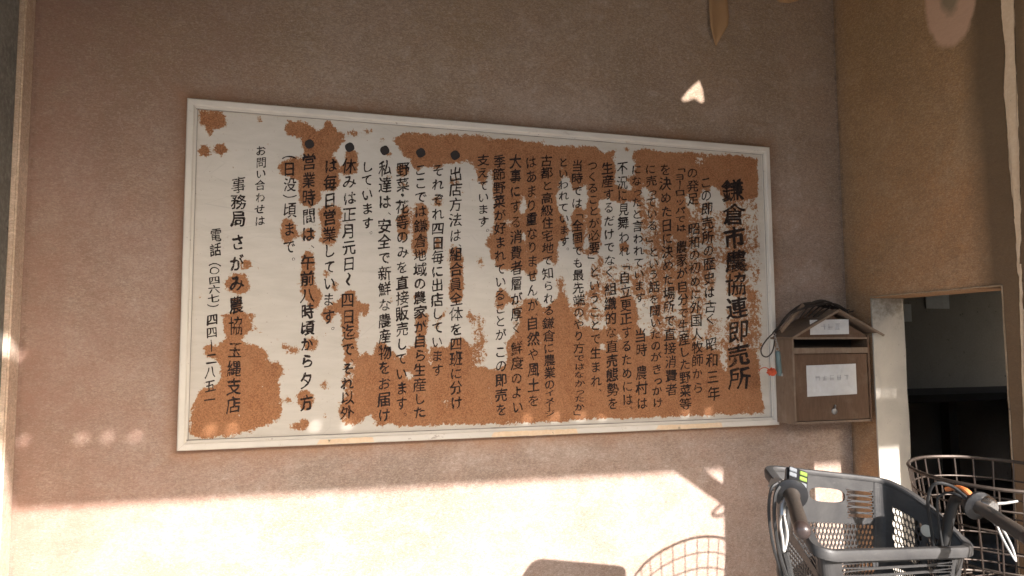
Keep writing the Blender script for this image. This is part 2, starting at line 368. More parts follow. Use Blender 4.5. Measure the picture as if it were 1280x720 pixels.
def mat_plastic():
    m = NT('dusty_charcoal_plastic'); v = m.coords()
    n = m.noise(v, 9, 6, 0.7, 0.4); f = m.noise(v, 220, 4, 0.8); s = m.noise(m.coords((1,1,6)), 30, 5, 0.7)
    col = m.mix(m.ramp(n, [(0.35,0),(0.75,1)]), (0.026,0.025,0.025), (0.062,0.059,0.056))
    col = m.mix(m.ramp(s, [(0.62,0),(0.75,0.5)]), col, (0.13,0.12,0.11))
    ro = m.ramp(f, [(0.3,0.40),(0.75,0.62)])
    return m.out(col, ro, 0, m.bump(f, 0.12, 0.0006), 0.30)
M['plastic'] = mat_plastic()
M['rubber'] = simple('matt_black_rubber', (0.009,0.009,0.009), (0.022,0.021,0.020), 90, 0.6)
M['grip'] = simple('worn_brown_rubber', (0.022,0.017,0.013), (0.050,0.038,0.030), 130, 0.48, 0, 0.25, 0.0008)
M['grip_cap'] = simple('brown_end_cap', (0.028,0.018,0.016), (0.048,0.034,0.030), 130, 0.3)
M['black'] = simple('glossy_black_plastic', (0.008,0.008,0.009), (0.016,0.016,0.017), 100, 0.3)
M['solid_ink'] = simple('dense_black_ink', (0.014,0.011,0.011), (0.035,0.026,0.022), 90, 0.75)
M['joint'] = simple('grimy_joint_filler', (0.10,0.085,0.075), (0.30,0.27,0.24), 30, 0.8)
M['black_steel'] = simple('black_painted_steel', (0.008,0.008,0.008), (0.022,0.020,0.018), 70, 0.45)
M['green'] = simple('yellow_green_key', (0.14,0.22,0.03), (0.20,0.27,0.06), 100, 0.4)
M['greykey'] = simple('pale_grey_key', (0.13,0.14,0.15), (0.18,0.19,0.20), 100, 0.4)
M['wire'] = simple('rusty_coated_wire', (0.034,0.026,0.022), (0.100,0.074,0.056), 80, 0.42, 0.55, 0.3, 0.0006)
M['orange'] = simple('orange_cable_sleeve', (0.50,0.13,0.03), (0.60,0.20,0.06), 50, 0.45)
M['red'] = simple('orange_red_cord', (0.42,0.055,0.02), (0.55,0.10,0.035), 90, 0.7)
M['teal'] = simple('grey_teal_casing', (0.075,0.12,0.125), (0.11,0.16,0.16), 60, 0.4)
M['cord'] = simple('brown_black_cord', (0.018,0.013,0.011), (0.050,0.036,0.028), 160, 0.7, 0, 0.4, 0.0008)
M['paint_dark'] = simple('dark_green_frame_paint', (0.02,0.045,0.04), (0.035,0.06,0.05), 30, 0.3)
M['paint_grey'] = simple('grey_frame_paint', (0.16,0.16,0.17), (0.22,0.22,0.22), 30, 0.35)
M['sheet'] = simple('galvanised_roof_sheet', (0.26,0.23,0.20), (0.19,0.16,0.13), 9, 0.6, 0.2)
M['beam'] = mat_wood('old_brown_beam', (0.20,0.14,0.09), (0.27,0.19,0.13), (0.31,0.24,0.18), (1,6,6))
M['disc'] = simple('milky_white_disc', (0.55,0.54,0.46), (0.64,0.62,0.54), 60, 0.5)

# ------------------------------------------------------------------ ground
b = B(); 
vs = [b.verts.new(p) for p in ((-300,-300,-0.02),(300,-300,-0.02),(300,300,-0.02),(-300,300,-0.02))]; b.faces.new(vs)
tagit(obj('ground', b, M['asphalt']), kind='structure')
b = B(); box(b, -3.5, 7.5, -4.2, 3.2, -0.15, 0.0, 0.01)
tagit(obj('floor', b, M['floor']), kind='structure')

# ------------------------------------------------------------------ unseen building across the street, added to block the low sky
t = thing('sky_block_building', (1.0, -13.0, 0), 'unseen low plastered building behind the viewer, added to block low sky light', 'building')
b = B(); box(b, -14, 16, -16, -12, 0, 3.3); obj('building_wall', b, M['room'], t)
b = B(); prism(b, [(-16.5,3.303),(-11.5,3.303),(-14,4.6)], 'x', -14.4, 16.4); obj('roof', b, M['sheet'], t)
for xx in range(-12, 15, 4):
    b = B(); box(b, xx, xx+1.6, -11.995, -11.93, 0.9, 2.2, 0.01); obj('window', b, M['black'], t)
# ------------------------------------------------------------------ walls
XR, XL = 2.134, -0.370
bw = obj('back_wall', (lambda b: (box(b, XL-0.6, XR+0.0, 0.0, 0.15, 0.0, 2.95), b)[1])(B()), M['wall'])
tagit(bw, 'long brown plaster wall behind the rusty notice board, sunlit along its foot', 'wall')
YA, YB, YE, ZT = -0.1165, -0.587, -1.283, Z0+0.458*S
t = thing('side_wall', (XR, -0.6, 0), 'ochre brown plaster wall at right with the dark doorway in it', 'wall')
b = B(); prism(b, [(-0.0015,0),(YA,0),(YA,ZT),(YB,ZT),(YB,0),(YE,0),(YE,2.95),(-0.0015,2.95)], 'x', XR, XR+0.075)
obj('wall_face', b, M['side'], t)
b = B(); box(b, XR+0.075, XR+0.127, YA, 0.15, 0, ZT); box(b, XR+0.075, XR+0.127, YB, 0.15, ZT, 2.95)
obj('wall_core', b, M['side'], t)
# the white jamb: a skim coat with an uneven edge
b = B(); rows = 40; cols = []
for i in range(rows+1):
    z = (ZT-0.0005)*i/rows
    z = z if i < rows else ZT-0.0005
    e0 = 0.0025*mnoise.noise((z*9, 1.3, 0)); e1 = 0.003*mnoise.noise((z*11, 7.7, 0))
    cols.append((b.verts.new((XR-0.0025+e0*0.6, YA-0.004, z)), b.verts.new((XR+0.128+e1, YA-0.004, z)), b.verts.new((XR+0.128+e1, YA+0.0015, z)), b.verts.new((XR-0.0025+e0*0.6, YA+0.0015, z))))
for p, q in zip(cols, cols[1:]):
    for k in range(4): b.faces.new((p[k], p[(k+1)%4], q[(k+1)%4], q[k]))
b.faces.new(cols[-1]); b.faces.new(cols[0][::-1])
obj('jamb', b, M['jamb'], t)
# chipped tan arris along the doorway head and near edge
def ragged(poly, amp, n=6, seed=0):
    out = []
    for i in range(len(poly)):
        a, c = Vector(poly[i]), Vector(poly[(i+1)%len(poly)])
        m_ = max(2, int((c-a).length/0.006)) if n else 1
        m_ = min(m_, 60)
        for k in range(m_):
            p = a.lerp(c, k/m_); w_ = Vector((p.x*40+seed, p.y*40, seed*3.1))
            out.append((p.x+amp*mnoise.noise(w_)+amp*0.6*mnoise.noise(w_*3), p.y+amp*mnoise.noise(w_+Vector((9,9,9)))+amp*0.6*mnoise.noise(w_*3+Vector((5,5,5)))))
    return out
def side_patch(name, pxs, mat, parent, th=0.0015, amp=0.004, seed=0):
    pts = [on_side(x, y, XR) for x, y in pxs]
    poly = ragged([(p.y, p.z) for p in pts], amp, seed=seed)
    b = B(); prism(b, poly, 'x', XR-th, XR+0.001); 
    bmesh.ops.triangulate(b, faces=[f for f in b.faces if len(f.verts) > 4])
    return obj(name, b, mat, parent)
side_patch('paint_streak', [(1250,-30),(1252,20),(1257,60),(1255,110),(1259,160),(1262,210),(1267,260),(1270,295),(1272,340),(1274,345),(1276,300),(1276,250),(1274,200),(1273,150),(1271,100),(1269,60),(1268,20),(1267,-30)], M['patch_tan'], t, 0.0012, 0.0022, 3)
side_patch('paint_streak', [(1274,330),(1276,420),(1281,560),(1286,640),(1292,640),(1286,500),(1280,400),(1277,330)], M['patch_tan'], t, 0.0012, 0.0022, 4)
b = B()
e = []
for i in range(26):
    y = YA+(YB-YA)*i/25; e.append((XR-0.0035, y, ZT+0.004+0.0025*mnoise.noise((y*30,0,0))))
tube(b, e, [0.0026+0.0018*mnoise.noise((p[1]*50,3,1)) for p in e], 6)
e = [(XR-0.0015, YB-0.001+0.002*mnoise.noise((0,zz*20,0)), zz) for zz in np.linspace(0.3, ZT+0.004, 60)]
tube(b, e, [0.0022+0.0018*mnoise.noise((p[2]*50,3,1)) for p in e], 6)
obj('chipped_edge', b, M['chip'], t)

# left: painted return, then rough grey concrete
t = thing('corner_pier', (XL-0.3, -0.5, 0), 'rough grey concrete pier with a peach painted return at the left edge', 'pillar')
b = B(); box(b, XL-0.6, XL, -0.072, -0.0015, 0, 2.95, 0.004)
def mat_return():
    m, col, nb, sep, v = plaster('peach_plaster', (0.78,0.60,0.46), (0.70,0.52,0.40), (0.84,0.70,0.58), (0.74,0.52,0.38), 0.4)
    return m.out(col, 0.8, 0, nb, 0.25)
obj('painted_return', b, mat_return(), t)
b = B(); box(b, XL-0.9, XL-0.012, -0.75, -0.0735, 0, 2.95, 0.006)
obj('concrete_face', b, M['concrete'], t)

# dark store room seen through the doorway
t = thing('store_room', (4.3, 1.0, 0), 'dim store room interior beyond the doorway at right', 'room')
b = B()
box(b, XR+0.127, 7.0, 2.30, 2.42, 0, 2.5); box(b, 6.9, 7.02, -0.7, 2.30, 0, 1.2); box(b, 6.9, 7.02, -0.7, 2.30, 2.2, 2.5); box(b, 6.9, 7.02, -0.7, 0.75, 1.2, 2.2); box(b, 6.9, 7.02, 1.5, 2.30, 1.2, 2.2)  # the gap in the end wall is added to let skylight in
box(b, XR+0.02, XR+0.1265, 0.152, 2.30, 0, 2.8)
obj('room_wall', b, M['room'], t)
b = B(); box(b, XR+0.32, 6.9, -0.72, -0.60, 0, 2.5); obj('sun_block_partition', b, M['room'], t)  # unseen partition added to keep the sun out of the room
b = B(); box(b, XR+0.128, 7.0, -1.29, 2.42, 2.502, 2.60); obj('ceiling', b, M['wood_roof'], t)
def rp(px, py): return on_plane(px, py, 2.30)
for name, q in (('notice_paper', (1156,365,1186,386)), ('notice_paper', (1118,380,1139,402))):
    a, c = rp(q[0], q[1]), rp(q[2], q[3]); b = B(); box(b, a.x, c.x, 2.293, 2.2985, c.z, a.z); obj(name, b, M['paper'], t)
ct = thing('work_counter', (5.0, 2.0, 0), 'long dark work counter against the far wall of the store room', 'counter')
a, c = on_plane(1120, 489, 1.75), on_plane(1290, 494, 1.75)
zc = (a.z+c.z)/2
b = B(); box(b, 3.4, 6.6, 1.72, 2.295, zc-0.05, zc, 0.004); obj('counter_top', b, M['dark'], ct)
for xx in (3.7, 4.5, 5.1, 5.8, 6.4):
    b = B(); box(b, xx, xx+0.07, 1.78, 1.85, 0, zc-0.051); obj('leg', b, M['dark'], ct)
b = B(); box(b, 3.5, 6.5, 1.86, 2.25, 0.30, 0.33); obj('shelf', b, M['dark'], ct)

# ------------------------------------------------------------------ roof over the frontage
YF = -2.91; ZF = 0.973+0.51*2.91
t = thing('lean_to_roof', (1.5, -1.5, 2.6), 'sheet metal lean-to roof with a deep timber fascia over the frontage', 'roof')
XS = 0.795
# roof sheet with a small ragged tear near the wall
def roofz(y): return 2.86+0.02*y
def to_roof(px, py):
    p = on_plane(px, py, 0.0); d = SUN
    # solve roofz(y) = z along the sun ray
    tt = (2.86-p.z)/(d.z-0.02*d.y)
    q = p+d*tt; return q
tear = [to_roof(*q) for q in ((874,101),(878,112),(880,126),(877,128.5),(873,126),(868,122.5),(861,125.5),(855,126.5),(852,124),(858,116),(866,107.5))]
cx = sum(p.x for p in tear)/len(tear); cy = sum(p.y for p in tear)/len(tear)
b = B()
hv = [b.verts.new((p.x, p.y, roofz(p.y))) for p in tear]
x0, x1, y0, y1 = cx-0.15, cx+0.15, cy-0.15, cy+0.15
outer = [(x1,y0),(x1,y1),(x0,y1),(x0,y0)]
ov = [b.verts.new((x,y,roofz(y))) for x, y in outer]
eds = [b.edges.new((hv[i], hv[(i+1)%len(hv)])) for i in range(len(hv))]+[b.edges.new((ov[i], ov[(i+1)%4])) for i in range(4)]
bmesh.ops.triangle_fill(b, edges=eds, use_beauty=True)
# drop any face that filled the tear itself
import itertools
def inpoly(p, P):
    c = False
    for i in range(len(P)):
        a, d = P[i], P[i-1]
        if (a[1] > p[1]) != (d[1] > p[1]) and p[0] < (d[0]-a[0])*(p[1]-a[1])/(d[1]-a[1])+a[0]: c = not c
    return c
P2 = [(p.x, p.y) for p in tear]
kill = [f for f in b.faces if inpoly(f.calc_center_median().xy, P2)]
bmesh.ops.delete(b, geom=kill, context='FACES_ONLY')
def rq(xa, xb, ya, yb):
    b.faces.new([b.verts.new((x, y, roofz(y))) for x, y in ((xa,ya),(xb,ya),(xb,yb),(xa,yb))])
XE = 7.0
rq(-1.2, x0, y0, 0.3); rq(x1, XE, y0, 0.3); rq(x0, x1, y1, 0.3)
rq(-1.2, XE, -2.84, y0); rq(XS-0.02, XE, YF-0.02, -2.84)
obj('roof_sheet', b, M['sheet'], t, recalc=False)
# fascia: lower board with a slanted left end
b = B(); prism(b, [(0.80,ZF+0.002),(XE,ZF-0.03),(XE,ZF+0.158),(XS-0.045,ZF+0.158)], 'y', YF-0.012, YF); obj('fascia_board', b, M['beam'], t)
b = B(); prism(b, [(XS-0.045,ZF+0.1785),(XE,ZF+0.1785),(XE,roofz(YF)-0.001),(XS-0.06,roofz(YF)-0.001)], 'y', YF-0.012, YF); obj('fascia_board', b, M['beam'], t)
# packing blocks: the corrugation gaps between the two boards let thin sun spots through
lit_px = [(32,548),(105,548),(137,548),(172,547),(262,532),(290,530),(392,540),(432,537),(655,522),(690,520),(722,519),(750,518),(852,514),(880,512),(912,511),(1083,500)]
gaps = []
for px, py in lit_px:
    p = on_plane(px, py, 0.0); tt = -YF; gaps.append(p.x+0.40*tt)
for k in range(4):
    p = on_plane(1097+11.3*k, 503, YA); tt = (-YF+YA); gaps.append(p.x+0.40*tt)
gaps.sort(); xs = XS-0.045
b = B()
hw = [0.024, 0.017]
for i, gx in enumerate(gaps):
    h_ = 0.008 if i >= len(gaps)-4 else 0.0125
    if gx-h_ > xs+0.002: box(b, xs, gx-h_, YF-0.03, YF, ZF+0.1585, ZF+0.178)
    xs = gx+h_
box(b, xs, XE, YF-0.03, YF, ZF+0.1585, ZF+0.178)
obj('packing_strip', b, M['beam'], t)
# posts carrying the fascia, well outside the view
for xx in (-1.0, 6.6):
    b = B(); box(b, xx, xx+0.1, YF+0.005, YF+0.105, 0, roofz(YF)-0.005, 0.004); obj('post', b, M['beam'], t)
# knee brace on the end of the side wall
def back(px, py, tt):
    p = on_plane(px, py, 0.0); return Vector((p.x+0.40*tt, -tt, p.z+0.51*tt))
TB = 1.34
t = thing('knee_brace', (XR, -TB, 1.6), 'timber knee brace fixed to the end of the side wall', 'brace')
b = B()
p0, p1 = back(917, 628, TB), back(858, 586, TB); d = (p1-p0).normalized(); p1 = p0+d*0.75
nrm = Vector((-d.z, 0, d.x))
for s0 in (1,):
    q = [p0+nrm*0.017, p0-nrm*0.017, p1-nrm*0.017, p1+nrm*0.017]
    prism(b, [(v_.x, v_.z) for v_ in q], 'y', -TB-0.02, -TB+0.02)
obj('strut', b, M['beam'], t)
b = B(); box(b, p1.x-0.25, XR+0.075, -TB-0.025, -TB+0.025, p1.z-0.01, p1.z+0.08); obj('tie', b, M['beam'], t)
h0 = back(893, 644, TB)
b = B(); tube(b, spline([back(908,622,TB), back(900,632,TB), back(890,642,TB), back(899,645,TB), back(908,640,TB)], 4), 0.0055, 6)
obj('wire_hook', b, M['wire'], t)

# peeling paint on the back wall, top
t_b = bw
def curl(pxs_left, pxs_right, mat, lift, parent):
    b = B(); rows = []
    N = len(pxs_left)
    for i, (l_, r_) in enumerate(zip(pxs_left, pxs_right)):
        f = i/(N-1); row = []
        for k in range(7):
            s_ = k/6; x = l_[0]+(r_[0]-l_[0])*s_; y = l_[1]+(r_[1]-l_[1])*s_
            off = 0.0015+lift*math.sin(f*math.pi*0.9)*(0.4+1.2*abs(s_-0.5))*1.2
            row.append(b.verts.new(on_plane(x, y, -off)))
        rows.append(row)
    for A, D in zip(rows, rows[1:]):
        for k in range(6): b.faces.new((A[k],A[k+1],D[k+1],D[k]))
    o = obj('peeling_paint', b, mat, parent, smooth=True, recalc=False)
    s = o.modifiers.new('solid', 'SOLIDIFY'); s.thickness = 0.0012
    return o
curl([(885,-20),(886,0),(887,20),(888,32),(891,45),(894,56)], [(908,-20),(909,0),(911,18),(910,32),(903,44),(895.5,57)], M['peel'], 0.012, t_b)
curl([(965,-20),(968,-6),(972,1),(974,3)], [(1012,-20),(1008,-6),(998,1),(986,4)], M['peel'], 0.006, t_b)

# ------------------------------------------------------------------ the notice board
W_, H_ = 2.0*S, 1.02334*S
YPN = -0.020
def bp(px, py):                      # photo pixel -> (x, z) on the panel face
    p = on_plane(px, py, YPN); return (p.x, p.z)
board = thing('notice_board', (W_/2, -0.01, Z0), 'wide white framed notice board of handwritten columns, half eaten by brown rust', 'notice board')
fw = 0.022
rx0, rx1, rz0, rz1 = 0.0, W_, Z0, Z0+H_
# corner mitred frame, four rails with a stepped section
def rail(a, c, inward):
    a, c, inward = Vector(a), Vector(c), Vector(inward); dirv = (c-a).normalized()
    prof = [(0,-0.002),(0,-0.030),(0.003,-0.033),(fw-0.006,-0.033),(fw-0.003,-0.030),(fw-0.003,-0.0255),(fw+0.004,-0.0235),(fw+0.004,-0.002)]
    b = B(); A = []; D = []
    n_ = 40; rings = []
    for i in range(n_+1):
        f = i/n_; ring = []
        for o_, y in prof:
            st = a+dirv*o_; en = c-dirv*o_; p = st.lerp(en, f)+inward*o_
            jit = 0.0006*mnoise.noise((p.x*22, p.z*22, o_*90))
            ring.append(b.verts.new((p.x, y+jit, p.z+jit*0.7)))
        rings.append(ring)
    for P, Q in zip(rings, rings[1:]):
        for k in range(len(prof)-1): b.faces.new((P[k],P[k+1],Q[k+1],Q[k]))
        b.faces.new((P[-1],P[0],Q[0],Q[-1]))
    b.faces.new(rings[0]); b.faces.new(rings[-1][::-1])
    return obj('frame_rail', b, M['frame'], board)
g_ = 0.0004
rail((rx0+g_,0,rz1-0.0),(rx1-g_,0,rz1),(0,0,-1)); rail((rx0+g_,0,rz0),(rx1-g_,0,rz0),(0,0,1))
rail((rx0,0,rz0+g_),(rx0,0,rz1-g_),(1,0,0)); rail((rx1,0,rz0+g_),(rx1,0,rz1-g_),(-1,0,0))
# bare patches on the bottom rail (old tape and lost paint)
for a_, c_, m_ in (((614,543),(722,536),'patch_tan'),((820,534.5),(903,530),'patch_tan'),((396,553),(468,549.5),'patch_tan')):
    p, q = on_plane(*a_, -0.033), on_plane(*c_, -0.033)
    poly = ragged([(p.x, Z0+0.0015),(q.x, Z0+0.0015),(q.x-0.004, Z0+0.0155),(p.x+0.008, Z0+0.0150)], 0.0018, seed=p.x)
    b = B(); prism(b, poly, 'y', -0.0342, -0.0325); bmesh.ops.triangulate(b, faces=[f for f in b.faces if len(f.verts) > 4])
    obj('flaked_patch', b, M[m_], board)
# dark open joint between the panel and the rails
for nm_, q in (('h', (fw, W_-fw, Z0+fw+0.0035, Z0+fw+0.0052)), ('h', (fw, W_-fw, Z0+H_-fw-0.0050, Z0+H_-fw-0.0040)), ('v', (fw+0.0035, fw+0.0047, Z0+fw+0.006, Z0+H_-fw-0.006)), ('v', (W_-fw-0.0047, W_-fw-0.0037, Z0+fw+0.006, Z0+H_-fw-0.006))):
    b = B(); N_ = 90; a_, c_, d_, e_ = q; top = []
    for i in range(N_+1):
        f = i/N_
        if nm_ == 'h': x_ = a_+(c_-a_)*f; wv_ = 0.0008*mnoise.noise((x_*31, d_*9, 0))+0.0016*max(0, mnoise.noise((x_*12, d_*20, 4))-0.25); pts_ = ((x_, d_-wv_), (x_, e_+abs(wv_)))
        else: z_ = d_+(e_-d_)*f; wv_ = 0.0006*mnoise.noise((z_*31, a_*9, 2)); pts_ = ((a_+wv_, z_), (c_+wv_, z_))
        top.append([b.verts.new((p[0], YPN-0.0062, p[1])) for p in pts_])
    for P, Q in zip(top, top[1:]): b.faces.new((P[0], Q[0], Q[1], P[1]))
    o_ = obj('joint_line', b, M['joint'], board, recalc=False); md = o_.modifiers.new('solid', 'SOLIDIFY'); md.thickness = 0.0009
